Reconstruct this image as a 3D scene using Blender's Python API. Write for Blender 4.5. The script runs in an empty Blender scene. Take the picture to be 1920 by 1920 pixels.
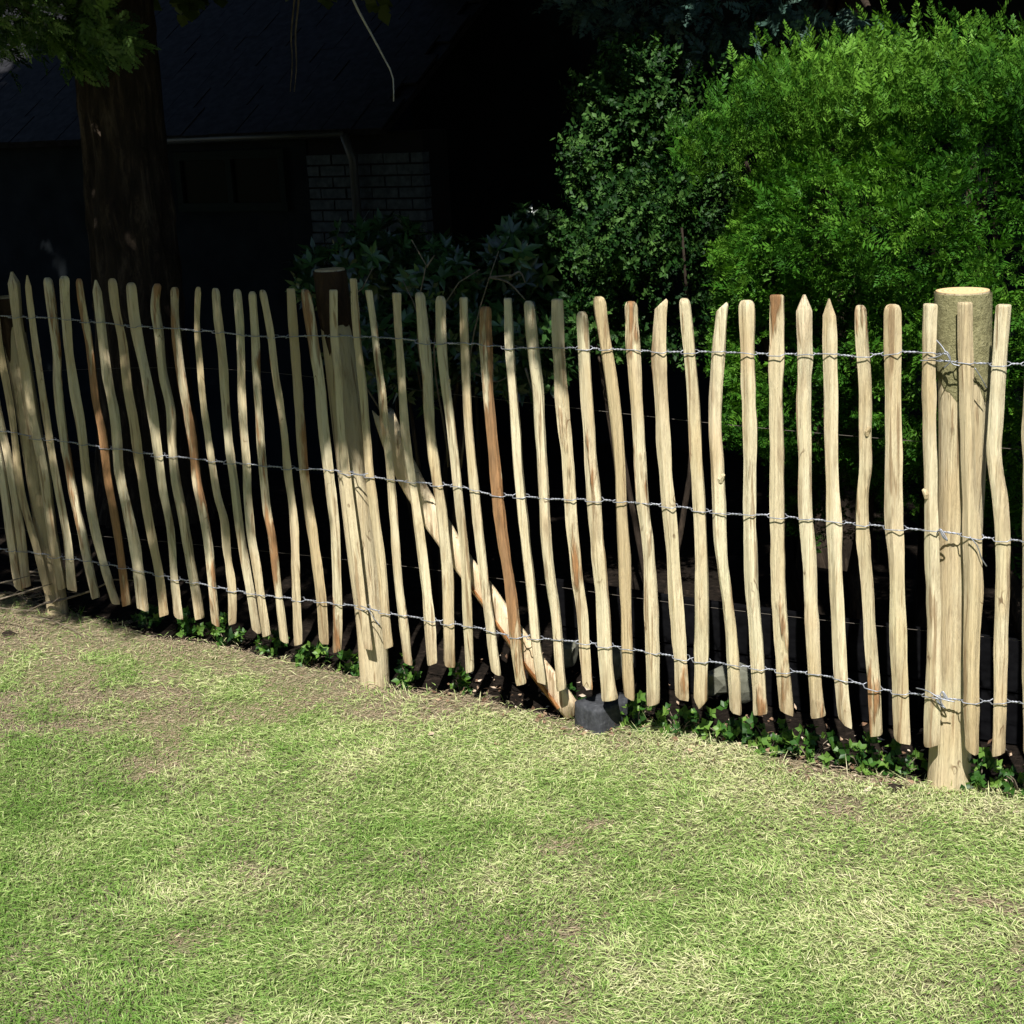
import bpy, bmesh, math, random
import numpy as np
from mathutils import Vector, Matrix
random.seed(7); rng = np.random.default_rng(7)
S = bpy.context.scene
COL = S.collection
# ------------------------------------------------------------------ camera
FPX = 2900.0; CAMZ = 1.75
PITCH = math.radians(15.0); ROLL = math.radians(-2.8)
ANG = math.radians(31.3); D = 3.70                    # fence plane: direction and distance
cp, sp, cr, sr = math.cos(PITCH), math.sin(PITCH), math.cos(ROLL), math.sin(ROLL)
FW = np.array([0, cp, -sp]); U0 = np.array([0, sp, cp]); R0 = np.array([1., 0, 0])
RT = cr*R0 + sr*U0; UP = -sr*R0 + cr*U0
cd = bpy.data.cameras.new('camera'); cam = bpy.data.objects.new('camera', cd); COL.objects.link(cam)
cd.sensor_width = 36; cd.lens = FPX/1920*36; cd.clip_end = 500; cd.clip_start = 0.05
M = Matrix([[RT[i], UP[i], -FW[i], (0, 0, CAMZ)[i]] for i in range(3)] + [[0, 0, 0, 1]])
cam.matrix_world = M; S.camera = cam
# ------------------------------------------------------------------ light
SUN_EL = math.radians(52); SUN_AZ = math.radians(10)     # light travels away from the camera, slightly to the right
TR = np.array([math.sin(SUN_AZ)*math.cos(SUN_EL), math.cos(SUN_AZ)*math.cos(SUN_EL), -math.sin(SUN_EL)])
W = bpy.data.worlds.new('World'); S.world = W; W.use_nodes = True
wn = W.node_tree.nodes; sky = wn.new('ShaderNodeTexSky'); sky.sky_type = 'NISHITA'; sky.sun_disc = False
sky.sun_elevation = SUN_EL; sky.sun_rotation = math.pi + SUN_AZ; sky.dust_density = .15; sky.ozone_density = 1.5
W.node_tree.links.new(sky.outputs[0], wn['Background'].inputs[0]); wn['Background'].inputs[1].default_value = 0.05
sl = bpy.data.lights.new('sun', 'SUN'); sl.energy = 5.0; sl.angle = math.radians(0.53); sl.color = (1, .975, .93)
sun = bpy.data.objects.new('sun', sl); COL.objects.link(sun)
sun.rotation_euler = Vector(TR).to_track_quat('-Z', 'Y').to_euler(); sun.location = (-1, -6, 9)
vs = S.view_settings; vs.view_transform = 'Standard'; vs.look = 'None'; vs.gamma = 1; vs.use_curve_mapping = False
vs.exposure = 0.85
S.cycles.max_bounces = 6; S.cycles.diffuse_bounces = 3; S.cycles.glossy_bounces = 2
# ------------------------------------------------------------------ geometry helpers
EV = np.array([math.cos(ANG), -math.sin(ANG), 0.]); NV = np.array([math.sin(ANG), math.cos(ANG), 0.]); ZV = np.array([0, 0, 1.])
CAMP = np.array([0, 0, CAMZ])
def F(s, w, z): return s*EV + w*NV + z*ZV              # fence coordinates -> world
def ray(px, py): return (px-960)/FPX*RT - (py-960)/FPX*UP + FW
def onW(px, py, w):                                     # pixel -> point on the vertical plane w
    r = ray(px, py); return CAMP + r*(w/(r@NV))
def sz(px, py, w=D):
    p = onW(px, py, w); return float(p@EV), float(p[2])
def depth(px, py, w=D): return w/(ray(px, py)@NV)
_h = rng.random((64, 64, 64))
def noise(p, sc=1.0, seed=0):
    p = np.asarray(p, float)*sc + seed*17.31
    i = np.floor(p).astype(int); f = p-i; f = f*f*(3-2*f)
    def g(a, b, c): return _h[(i[..., 0]+a) % 64, (i[..., 1]+b) % 64, (i[..., 2]+c) % 64]
    x, y, z = f[..., 0], f[..., 1], f[..., 2]
    return ((g(0,0,0)*(1-x)+g(1,0,0)*x)*(1-y)+(g(0,1,0)*(1-x)+g(1,1,0)*x)*y)*(1-z) + \
           ((g(0,0,1)*(1-x)+g(1,0,1)*x)*(1-y)+(g(0,1,1)*(1-x)+g(1,1,1)*x)*y)*z
def fbm(p, sc, seed=0): return .55*noise(p, sc, seed)+.3*noise(p, sc*2.1, seed+1)+.15*noise(p, sc*4.3, seed+2)

def link(name, me, mat=None, parent=None, label=None, cat=None, group=None, kind=None):
    o = bpy.data.objects.new(name, me); COL.objects.link(o)
    if mat is not None and me is not None and not me.materials: me.materials.append(mat)
    if parent is not None: o.parent = parent
    if label: o['label'] = label
    if cat: o['category'] = cat
    if group: o['group'] = group
    if kind: o['kind'] = kind
    return o
def empty(name, label, cat, loc=(0, 0, 0), group=None):
    o = link(name, None, None, None, label, cat, group); o.location = loc; o.empty_display_size = .2
    return o
def reparent(o, parent):                                # keep world position
    o.parent = parent; o.matrix_parent_inverse = Matrix.Translation(-Vector(parent.location))
class MB:
    def __init__(s): s.v = []; s.f = []; s.sharp = set()
    def add(s, v, f):
        n = len(s.v); s.v += [tuple(float(c) for c in q) for q in v]; s.f += [tuple(i+n for i in q) for q in f]; return n
    def tube(s, pts, rad, n=6, cap=True, jit=0.0):
        pts = [np.asarray(p, float) for p in pts]; v = []; f = []
        rad = [rad]*len(pts) if np.isscalar(rad) else rad
        a = None
        for i, p in enumerate(pts):
            t = pts[min(i+1, len(pts)-1)]-pts[max(i-1, 0)]; t = t/(np.linalg.norm(t)+1e-9)
            if a is None: a = np.cross(t, (0.31, .2, .93) if abs(t[2]) < .8 else (1, .1, 0))
            a = a-t*(a@t); a = a/(np.linalg.norm(a)+1e-9); b = np.cross(t, a)
            for k in range(n):
                q = 2*math.pi*k/n; r = rad[i]*(1+jit*(random.random()-.5)); v.append(p+r*(math.cos(q)*a+math.sin(q)*b))
        for i in range(len(pts)-1):
            for k in range(n):
                k2 = (k+1) % n; f.append((i*n+k, i*n+k2, (i+1)*n+k2, (i+1)*n+k))
        if cap: f.append(tuple(range(n-1, -1, -1))); f.append(tuple(range((len(pts)-1)*n, len(pts)*n)))
        s.add(v, f)
    def box(s, c, hx, hy, hz, ex=None, ey=None, ez=None):
        ex = EV if ex is None else ex; ey = NV if ey is None else ey; ez = ZV if ez is None else ez
        v = [np.asarray(c)+a*hx*ex+b*hy*ey+g*hz*ez for g in (-1, 1) for b in (-1, 1) for a in (-1, 1)]
        s.add(v, [(0,2,3,1),(4,5,7,6),(0,1,5,4),(2,6,7,3),(0,4,6,2),(1,3,7,5)])
    def mesh(s, name, smooth=True):
        me = bpy.data.meshes.new(name); me.from_pydata(s.v, [], s.f); me.update()
        if smooth: me.polygons.foreach_set('use_smooth', [True]*len(me.polygons))
        return me
    def build(s, name, mat, parent=None, smooth=True, origin=None, **k):
        me = s.mesh(name, smooth); o = link(name, me, mat, None, **k)
        if origin is not None:
            og = Vector([float(c) for c in origin]); me.transform(Matrix.Translation(-og)); o.location = og
        if parent is not None: reparent(o, parent)
        return o
def npmesh(name, V, tri, tint=None, smooth=False):
    V = np.ascontiguousarray(V, dtype=np.float32); tri = np.ascontiguousarray(tri, dtype=np.int32)
    me = bpy.data.meshes.new(name); me.vertices.add(len(V)); me.vertices.foreach_set('co', V.ravel())
    n = len(tri); me.loops.add(n*3); me.loops.foreach_set('vertex_index', tri.ravel())
    me.polygons.add(n); me.polygons.foreach_set('loop_start', np.arange(0, n*3, 3, dtype=np.int32))
    me.update(calc_edges=True)
    if smooth: me.polygons.foreach_set('use_smooth', np.ones(n, dtype=bool))
    if tint is not None:
        for nm, arr in tint.items():
            a = me.attributes.new(nm, 'FLOAT', 'POINT'); a.data.foreach_set('value', np.ascontiguousarray(arr, dtype=np.float32))
    return me
def frames(dirs, roll):
    t = dirs/np.linalg.norm(dirs, axis=1, keepdims=True)
    ref = np.where(np.abs(t[:, 2:3]) > .95, np.array([[1., 0, 0]]), np.array([[0, 0, 1.]]))
    a = np.cross(ref, t); a /= np.linalg.norm(a, axis=1, keepdims=True)+1e-9
    b = np.cross(t, a); c, s = np.cos(roll)[:, None], np.sin(roll)[:, None]
    return a*c+b*s, t, -a*s+b*c                         # local x, y (along), z (normal)
def scatter(name, tmpls, pos, dirs, scale, roll, tint):
    """merge copies of small leaf templates (verts, tris) into one mesh"""
    x, y, z = frames(dirs, roll); Vs = []; Ts = []; Tn = []; off = 0
    which = rng.integers(0, len(tmpls), len(pos))
    for k, (tv, tf) in enumerate(tmpls):
        m = np.where(which == k)[0]
        if not len(m): continue
        P = pos[m][:, None, :] + scale[m][:, None, None]*(tv[None, :, 0:1]*x[m][:, None, :]+tv[None, :, 1:2]*y[m][:, None, :]+tv[None, :, 2:3]*z[m][:, None, :])
        Vs.append(P.reshape(-1, 3)); n = len(tv)
        Ts.append((tf[None]+(np.arange(len(m))*n)[:, None, None]+off).reshape(-1, 3)); off += len(m)*n
        Tn.append(np.repeat(tint[m], n)+np.tile(rng.normal(0, .05, n), len(m)))
    return npmesh(name, np.concatenate(Vs), np.concatenate(Ts), {'tint': np.concatenate(Tn)})
# ------------------------------------------------------------------ leaf templates
def leaf(base, d, nrm, L, Wd, fold=.15, droop=.1):
    d = d/np.linalg.norm(d); s = np.cross(nrm, d); s /= np.linalg.norm(s)+1e-9; u = np.cross(d, s)
    m = base+d*L*.45-u*fold*Wd; t = base+d*L-u*droop*L
    return np.array([base, m+s*Wd*.5+u*fold*Wd, t, m-s*Wd*.5+u*fold*Wd, m]), np.array([[0, 4, 1], [4, 2, 1], [0, 3, 4], [3, 2, 4]])
def join(parts):
    V = []; T = []; n = 0
    for v, t in parts: V.append(v); T.append(t+n); n += len(v)
    return np.concatenate(V), np.concatenate(T)
def needle(base, d, nrm, L, Wd):
    d = d/np.linalg.norm(d); s = np.cross(nrm, d); s /= np.linalg.norm(s)+1e-9
    return np.array([base, base+d*L*.55+s*Wd*.55, base+d*L, base+d*L*.55-s*Wd*.55]), np.array([[0, 1, 3], [3, 1, 2]])
def spray(n, L, Wd, seed, spread=1.0, bend=.25):
    r = random.Random(seed); P = []
    for i in range(n):
        t = (i+.5)/n; base = np.array([r.uniform(-.02, .02), t*.9, -bend*t*t])
        ll = L*(1.15-.75*t)*r.uniform(.75, 1.2)
        for sd in (-1, 1):
            d = np.array([sd*spread*r.uniform(.75, 1.1), .75+r.uniform(-.15, .25), r.uniform(-.35, .3)])
            P.append(needle(base, d, np.array([r.uniform(-.5, .5), r.uniform(-.3, .3), 1]), ll, Wd*r.uniform(.8, 1.2)))
    P.append(needle(np.array([0, .85, -bend*.72]), np.array([0, 1, -.3]), np.array([0, 0, 1.]), L*.7, Wd))
    return join(P)
def rosette(n, L, Wd, seed, up=.5):
    r = random.Random(seed); P = []
    for i in range(n):
        q = 2*math.pi*i/n+r.uniform(-.4, .4); e = up+r.uniform(-.4, .4)
        d = np.array([math.cos(q), e, math.sin(q)])
        P.append(leaf(np.array([0, r.uniform(-.2, .1), 0.]), d, np.array([0.1, 1., .1])-.4*d, L*r.uniform(.7, 1.15), Wd*r.uniform(.8, 1.15), .12, r.uniform(0, .3)))
    return join(P)
def twig_leaves(n, L, Wd, seed):
    r = random.Random(seed); P = []
    for i in range(n):
        q = r.uniform(0, 6.28); t = i/n
        d = np.array([math.cos(q), .6, math.sin(q)])
        P.append(leaf(np.array([0, t, 0.]), d, np.array([r.uniform(-.4, .4), 1, r.uniform(-.4, .4)]), L*r.uniform(.7, 1.2), Wd*r.uniform(.8, 1.2), .1, .05))
    return join(P)
YEW = [spray(7, .38, .095, k) for k in range(4)]
FIR = [spray(9, .32, .11, 20+k, 1.1, .15) for k in range(4)]
BOUGH = [spray(9, .45, .19, 40+k, 1.0, .2) for k in range(3)]
RHODO = [rosette(6, 1, .36, k) for k in range(4)]
BOX = [twig_leaves(9, .30, .17, k) for k in range(4)]
IVY = [rosette(4, 1, .72, 60+k, .8) for k in range(4)]
# ------------------------------------------------------------------ materials
class Mat:
    def __init__(s, name, rough=.7, spec=.3):
        s.m = bpy.data.materials.new(name); s.m.use_nodes = True; s.t = s.m.node_tree; s.b = s.t.nodes['Principled BSDF']
        s.b.inputs['Roughness'].default_value = rough; s.b.inputs['Specular IOR Level'].default_value = spec
    def n(s, typ, **k):
        o = s.t.nodes.new('ShaderNode'+typ)
        for a, v in k.items(): setattr(o, a, v)
        return o
    def l(s, a, b): s.t.links.new(a, b)
    def coord(s, scale=(1, 1, 1), rand=True, kind='Object'):
        tc = s.n('TexCoord'); mp = s.n('Mapping'); mp.inputs['Scale'].default_value = scale
        s.l(tc.outputs[kind], mp.inputs[0])
        if rand:
            oi = s.n('ObjectInfo'); mu = s.n('MATH') if False else s.n('Math', operation='MULTIPLY'); mu.inputs[1].default_value = 57.
            s.l(oi.outputs['Random'], mu.inputs[0]); s.l(mu.outputs[0], mp.inputs['Location'])
        return mp.outputs[0]
    def noise(s, vec, scale, detail=4, rough=.55, dist=0.):
        x = s.n('TexNoise'); x.inputs['Scale'].default_value = scale; x.inputs['Detail'].default_value = detail
        x.inputs['Roughness'].default_value = rough; x.inputs['Distortion'].default_value = dist; s.l(vec, x.inputs['Vector']); return x.outputs[0]
    def ramp(s, fac, stops):
        r = s.n('ValToRGB'); e = r.color_ramp.elements
        while len(e) < len(stops): e.new(.5)
        for i, (p, c) in enumerate(stops):
            e[i].position = p; e[i].color = (*c, 1) if not np.isscalar(c) else (c, c, c, 1)
        s.l(fac, r.inputs[0]); return r.outputs[0]
    def mix(s, fac, a, b, mode='MIX'):
        x = s.n('Mix', data_type='RGBA', blend_type=mode)
        for i, v in ((0, fac), (6, a), (7, b)):
            if hasattr(v, 'is_linked') or hasattr(v, 'links'): s.l(v, x.inputs[i])
            else: x.inputs[i].default_value = v if np.isscalar(v) else (*v, 1)
        return x.outputs[2]
    def math(s, op, a, b=0.):
        x = s.n('Math', operation=op)
        for i, v in ((0, a), (1, b)):
            if hasattr(v, 'links'): s.l(v, x.inputs[i])
            else: x.inputs[i].default_value = v
        return x.outputs[0]
    def attr(s, name, typ='GEOMETRY'):
        a = s.n('Attribute', attribute_name=name, attribute_type=typ); return a.outputs['Fac']
    def col(s, c):
        if hasattr(c, 'links'): s.l(c, s.b.inputs['Base Color'])
        else: s.b.inputs['Base Color'].default_value = (*c, 1)
    def bump(s, h, strength=.4, dist=.01):
        x = s.n('Bump'); x.inputs['Strength'].default_value = strength; x.inputs['Distance'].default_value = dist
        s.l(h, x.inputs['Height']); s.l(x.outputs[0], s.b.inputs['Normal'])
def mat_wood_v(m, g, pale, warm, dark):
    c = m.ramp(g, [(.33, dark), (.43, pale), (.58, pale), (.68, warm)])
    lo = m.noise(m.coord((1, 1, .55)), 6, 3, .6)
    c = m.mix(m.ramp(lo, [(.30, .55), (.46, 0.)]), c, (pale[0]*.86, pale[1]*.92, pale[2]*.86))
    c = m.mix(m.ramp(lo, [(.54, 0.), (.72, .7)]), c, (pale[0]*.99, pale[1]*.84, pale[2]*.82))
    return c
def mat_wood(name, pale, warm, dark, bark, shift=0.):
    m = Mat(name, .62, .25)
    g = m.noise(m.coord((1, 1, .03)), 120, 6, .7, .6)
    c = mat_wood_v(m, g, pale, warm, dark)
    b = m.noise(m.coord((1, 1, .3)), 9, 4, .6)
    c = m.mix(m.ramp(b, [(.46, 0.), (.66, .75)]), c, warm)
    b2 = m.noise(m.coord((1, 1, .12)), 38, 3, .6); c = m.mix(m.ramp(b2, [(.56, 0.), (.72, .6)]), c, tuple(x*.72 for x in dark))
    # individual tone of each piece
    oi = m.n('ObjectInfo'); c = m.mix(m.ramp(oi.outputs['Random'], [(0, 0.), (.3, .12), (.7, .35), (1, .85)]), c, tuple(x*.88 for x in warm))
    # dirty, damp feet and grey weather stains
    sx = m.n('SeparateXYZ'); m.l(m.coord((1, 1, 1), False), sx.inputs[0]); gs = m.noise(m.coord((1, 1, .2)), 26, 4, .65)
    ft = m.math('MULTIPLY', m.ramp(sx.outputs[2], [(.0, 1.), (.14, 0.)]), m.ramp(gs, [(.35, .1), (.6, .75)])); c = m.mix(ft, c, (.24, .16, .085))
    c = m.mix(m.ramp(gs, [(.54, 0.), (.70, .75)]), c, (.33, .25, .15))
    g3 = m.noise(m.coord((1, 1, .06)), 60, 3, .5, .4); c = m.mix(m.ramp(g3, [(.60, 0.), (.66, .7)]), c, (.22, .135, .065))
    # knots
    kd = m.noise(m.coord((1, 1, .5)), 22, 2); kn = m.n('VectorMath', operation='MULTIPLY_ADD'); m.l(kd, kn.inputs[0]); kn.inputs[1].default_value = (.55, .55, .55); m.l(m.coord((1.4, 1.4, .8)), kn.inputs[2])
    v = m.n('TexVoronoi'); v.inputs['Scale'].default_value = 9; m.l(kn.outputs[0], v.inputs['Vector']); v.inputs['Scale'].default_value = 5.5
    k = m.ramp(v.outputs['Distance'], [(.035, 1.), (.12, 0.)]); c = m.mix(m.math('MULTIPLY', k, .8), c, (.13, .07, .03))
    # remnants of bark
    bn = m.math('ADD', m.noise(m.coord((1.5, 1.5, .22)), 11, 4, .6), m.attr('bark', 'OBJECT'))
    bm_ = m.ramp(bn, [(.66, 0.), (.72, 1.)])
    bc = m.ramp(m.noise(m.coord((1, 1, .2)), 60, 4), [(.3, bark), (.7, tuple(min(1, x*2.2) for x in bark))])
    c = m.mix(m.math('MULTIPLY', bm_, .9), c, bc)
    m.col(c); m.bump(m.math('ADD', m.math('ADD', g, m.math('MULTIPLY', b, 1.2)), m.math('MULTIPLY', bm_, .6)), 1., .009); return m.m
PALE = (.67, .59, .395); WARM = (.53, .40, .215); DARK = (.39, .31, .18); BARK = (.10, .052, .025)
M_PALE = mat_wood('peeled_chestnut', PALE, WARM, DARK, (.17, .082, .032))
M_POST = mat_wood('peeled_post_wood', (.63, .545, .355), (.53, .405, .225), (.40, .32, .185), BARK)
M_SPLIT = mat_wood('fresh_split_wood', (.78, .65, .44), (.70, .52, .30), (.62, .46, .26), (.26, .12, .04))
def mat_bark(name, c0, c1, c2, sc=26, zs=.25, dist=.5):
    m = Mat(name, .9, .1); v = m.coord((1, 1, zs), False)
    n1 = m.noise(v, sc, 8, .72, dist); n2 = m.noise(m.coord((1, 1, 1), False), 7, 3)
    c = m.ramp(n1, [(.32, c0), (.52, c1), (.75, c2)]); c = m.mix(m.ramp(n2, [(.4, 0.), (.65, .6)]), c, c1)
    m.col(c); m.bump(n1, .9, .02); return m.m
M_GREENBARK = mat_bark('green_algae_bark', (.14, .125, .06), (.27, .25, .125), (.39, .355, .20), 55, .8, .0)
M_BROWNBARK = mat_bark('brown_bark', (.016, .010, .007), (.045, .027, .016), (.12, .075, .045))
M_TRUNK = mat_bark('conifer_bark', (.008, .006, .005), (.034, .025, .018), (.15, .11, .075), 18, .22)
M_TWIG = mat_bark('twig_bark', (.10, .08, .06), (.22, .18, .13), (.36, .31, .24), 40)
M_CUT = Mat('sawn_end_grain', .8, .15)
_t = M_CUT.n('TexWave', wave_type='RINGS', rings_direction='Z'); _t.inputs['Scale'].default_value = 26; _t.inputs['Distortion'].default_value = 2.5
M_CUT.l(M_CUT.coord((1, 1, 1), False), _t.inputs['Vector'])
M_CUT.col(M_CUT.ramp(_t.outputs['Fac'], [(0, (.52, .36, .17)), (1, (.66, .50, .28))])); M_CUT = M_CUT.m
m = Mat('galvanised_wire', .5, .4); m.b.inputs['Metallic'].default_value = .6
m.col(m.ramp(m.noise(m.coord((1, 1, 1), False), 60, 3), [(.3, (.20, .21, .235)), (.7, (.40, .41, .45))])); M_WIRE = m.m
m = Mat('rusty_wire', .7, .3); m.col((.10, .085, .07)); M_RUST = m.m
m = Mat('black_block', .72, .3)
nn = m.noise(m.coord((1, 1, 1), False), 70, 5); m.col(m.ramp(nn, [(.3, (.022, .023, .026)), (.6, (.045, .047, .052)), (.8, (.10, .10, .105))])); m.bump(nn, .5, .004); M_BLOCK = m.m
def mat_leaf(name, dark, mid, light, trans=.35, rough=.5, spec=.35):
    m = Mat(name, rough, spec)
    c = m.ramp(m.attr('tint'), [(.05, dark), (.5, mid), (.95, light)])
    m.col(c); t = m.n('BsdfTranslucent'); m.l(m.mix(1., c, (1.0, 1.15, .5), 'MULTIPLY'), t.inputs[0])
    x = m.n('MixShader'); x.inputs[0].default_value = trans
    o = m.t.nodes['Material Output']; m.l(m.b.outputs[0], x.inputs[1]); m.l(t.outputs[0], x.inputs[2]); m.l(x.outputs[0], o.inputs[0]); return m.m
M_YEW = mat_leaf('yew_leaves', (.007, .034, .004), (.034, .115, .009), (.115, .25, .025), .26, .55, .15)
M_FIR = mat_leaf('fir_needles', (.015, .036, .010), (.045, .095, .022), (.12, .21, .05), .22)
M_CROWN = mat_leaf('crown_needles', (.02, .04, .012), (.05, .085, .022), (.10, .14, .04), 0.)
M_SPRUCE = mat_leaf('blue_spruce_needles', (.02, .05, .035), (.05, .10, .075), (.10, .16, .12), .15)
M_BOX = mat_leaf('box_leaves', (.006, .024, .005), (.020, .060, .010), (.07, .145, .032), .22, .5, .12)
M_RHODO = mat_leaf('laurel_leaves', (.010, .028, .008), (.025, .065, .015), (.07, .15, .04), .15, .3, .6)
M_IVY = mat_leaf('ivy_leaves', (.012, .04, .008), (.04, .115, .016), (.15, .26, .045), .35, .45, .3)
m = Mat('grass_blades', .55, .25)
c1 = m.ramp(m.math('MULTIPLY', m.attr('tint'), .625), [(0., (.14, .26, .045)), (.2, (.315, .44, .125)), (.375, (.515, .56, .25)), (.625, (.68, .63, .39)), (.66, (.46, .36, .24)), (.82, (.30, .22, .145)), (1., (.52, .42, .30))])
m.col(c1); t = m.n('BsdfTranslucent'); m.l(c1, t.inputs[0]); x = m.n('MixShader'); x.inputs[0].default_value = .3
m.l(m.b.outputs[0], x.inputs[1]); m.l(t.outputs[0], x.inputs[2]); m.l(x.outputs[0], m.t.nodes['Material Output'].inputs[0]); M_GRASS = m.m
m = Mat('lawn_thatch', .9, .1); v = m.coord((1, 1, 1), False)
c = m.ramp(m.noise(v, 120, 5, .7), [(.3, (.13, .11, .06)), (.5, (.27, .235, .14)), (.7, (.46, .39, .27))])
c = m.mix(m.ramp(m.noise(v, 1.8, 4), [(.42, 0.), (.6, .7)]), c, (.23, .31, .09)); m.col(c); m.bump(m.noise(v, 160, 4, .7), 1., .02); M_LAWN = m.m
m = Mat('garden_soil', .95, .05); v = m.coord((1, 1, 1), False)
nn = m.noise(v, 35, 6, .7); c = m.ramp(nn, [(.3, (.006, .005, .004)), (.55, (.016, .012, .009)), (.75, (.05, .036, .027))]); m.col(c); m.bump(nn, .8, .03); M_SOIL = m.m
m = Mat('leaf_litter', .85, .15); m.col(m.ramp(m.attr('tint'), [(0., (.06, .032, .018)), (.4, (.17, .10, .06)), (.8, (.33, .23, .15)), (1., (.55, .46, .36))])); M_LITTER = m.m
m = Mat('pale_stone', .85, .2); nn = m.noise(m.coord((1, 1, 1)), 25, 4); m.col(m.ramp(nn, [(.3, (.07, .07, .05)), (.7, (.16, .16, .125))])); m.bump(nn, .4, .01); M_STONE = m.m
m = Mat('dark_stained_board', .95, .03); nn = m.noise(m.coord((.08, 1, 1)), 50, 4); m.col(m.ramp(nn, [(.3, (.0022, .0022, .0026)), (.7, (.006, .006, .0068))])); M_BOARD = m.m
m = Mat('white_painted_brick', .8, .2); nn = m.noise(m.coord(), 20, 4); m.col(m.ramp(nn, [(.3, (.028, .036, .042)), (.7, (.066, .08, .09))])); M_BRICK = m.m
m = Mat('dark_mortar', .9, .1); m.col((.012, .012, .012)); M_MORTAR = m.m
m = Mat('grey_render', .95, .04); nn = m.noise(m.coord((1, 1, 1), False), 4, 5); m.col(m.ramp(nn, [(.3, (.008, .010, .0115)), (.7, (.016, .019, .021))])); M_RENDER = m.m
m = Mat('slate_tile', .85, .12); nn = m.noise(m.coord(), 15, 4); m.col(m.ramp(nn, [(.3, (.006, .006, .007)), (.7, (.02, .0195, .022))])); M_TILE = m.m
m = Mat('grey_plastic', .45, .4); m.col((.04, .043, .043)); M_GUTTER = m.m
m = Mat('dark_window_glass', .3, .02); m.col((.0025, .004, .0025)); M_GLASS = m.m
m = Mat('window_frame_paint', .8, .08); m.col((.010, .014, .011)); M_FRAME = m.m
# ------------------------------------------------------------------ ground
_base = [sz(112, 1150, D+.05), sz(703, 1283, D+.05), sz(1780, 1486, D+.05)]
_pf = np.polyfit([b[0] for b in _base], [b[1] for b in _base], 2)
S0, S1 = _base[0][0]-1.0, _base[2][0]+1.0
def G(s, w):
    s = np.asarray(s, float); w = np.asarray(w, float)
    z = np.polyval(_pf, np.clip(s, S0, S1))
    back = np.clip((w-(D+1.6))/2.2, 0, 1); back = back*back*(3-2*back)
    z = z*(1-back)+back*(-.85)
    p = np.stack([s, w, 0*s], -1)
    near = 1-back
    return z + near*((noise(p, 1.7, 3)-.5)*.035 + (noise(p, 7, 5)-.5)*.012)
def grid(name, ss, ww, mat, lift=0., **k):
    a, b = np.meshgrid(ss, ww, indexing='ij'); z = G(a, b)+(lift if np.isscalar(lift) else lift(a, b))
    V = a[..., None]*EV+b[..., None]*NV+z[..., None]*ZV; n, q = a.shape
    i = np.arange(n*q).reshape(n, q); c = [i[:-1, :-1], i[1:, :-1], i[1:, 1:], i[:-1, 1:]]
    t = np.concatenate([np.stack([c[0], c[1], c[2]], -1).reshape(-1, 3), np.stack([c[0], c[2], c[3]], -1).reshape(-1, 3)])
    return link(name, npmesh(name, V.reshape(-1, 3), t, None, True), mat, **k)
def axis(lo, hi, core0, core1, step):
    c = np.arange(core0, core1, step); a = core0-np.geomspace(.3, core0-lo, 14); b = core1+np.geomspace(.3, hi-core1, 14)
    return np.concatenate([a[::-1], c, b])
grid('ground', axis(-150, 150, -5, 4, .1), axis(-60, 200, 0, 10, .1), M_SOIL, 0., kind='structure')
def lawn_edge(s): return D+.07+.09*(noise(np.stack([s, s*0, s*0], -1), 4, 9)-.5)+.06*(noise(np.stack([s, s*0, s*0], -1), 13, 4)-.5)
_ls = axis(-60, 60, -4, 3.5, .05); _lw = np.concatenate([-np.geomspace(.3, 55, 12)[::-1], np.arange(0, 1.001, .04)*1])
_a, _b = np.meshgrid(_ls, _lw, indexing='ij'); _e = lawn_edge(_a); _ww = np.where(_b < 0, _b, _b*_e)
_V = _a[..., None]*EV+_ww[..., None]*NV+(G(_a, _ww)+.006)[..., None]*ZV; _n, _q = _a.shape
_i = np.arange(_n*_q).reshape(_n, _q); _c = [_i[:-1, :-1], _i[1:, :-1], _i[1:, 1:], _i[:-1, 1:]]
link('lawn', npmesh('lawn', _V.reshape(-1, 3), np.concatenate([np.stack([_c[0], _c[1], _c[2]], -1).reshape(-1, 3), np.stack([_c[0], _c[2], _c[3]], -1).reshape(-1, 3)]), None, True), M_LAWN, kind='structure')
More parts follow.
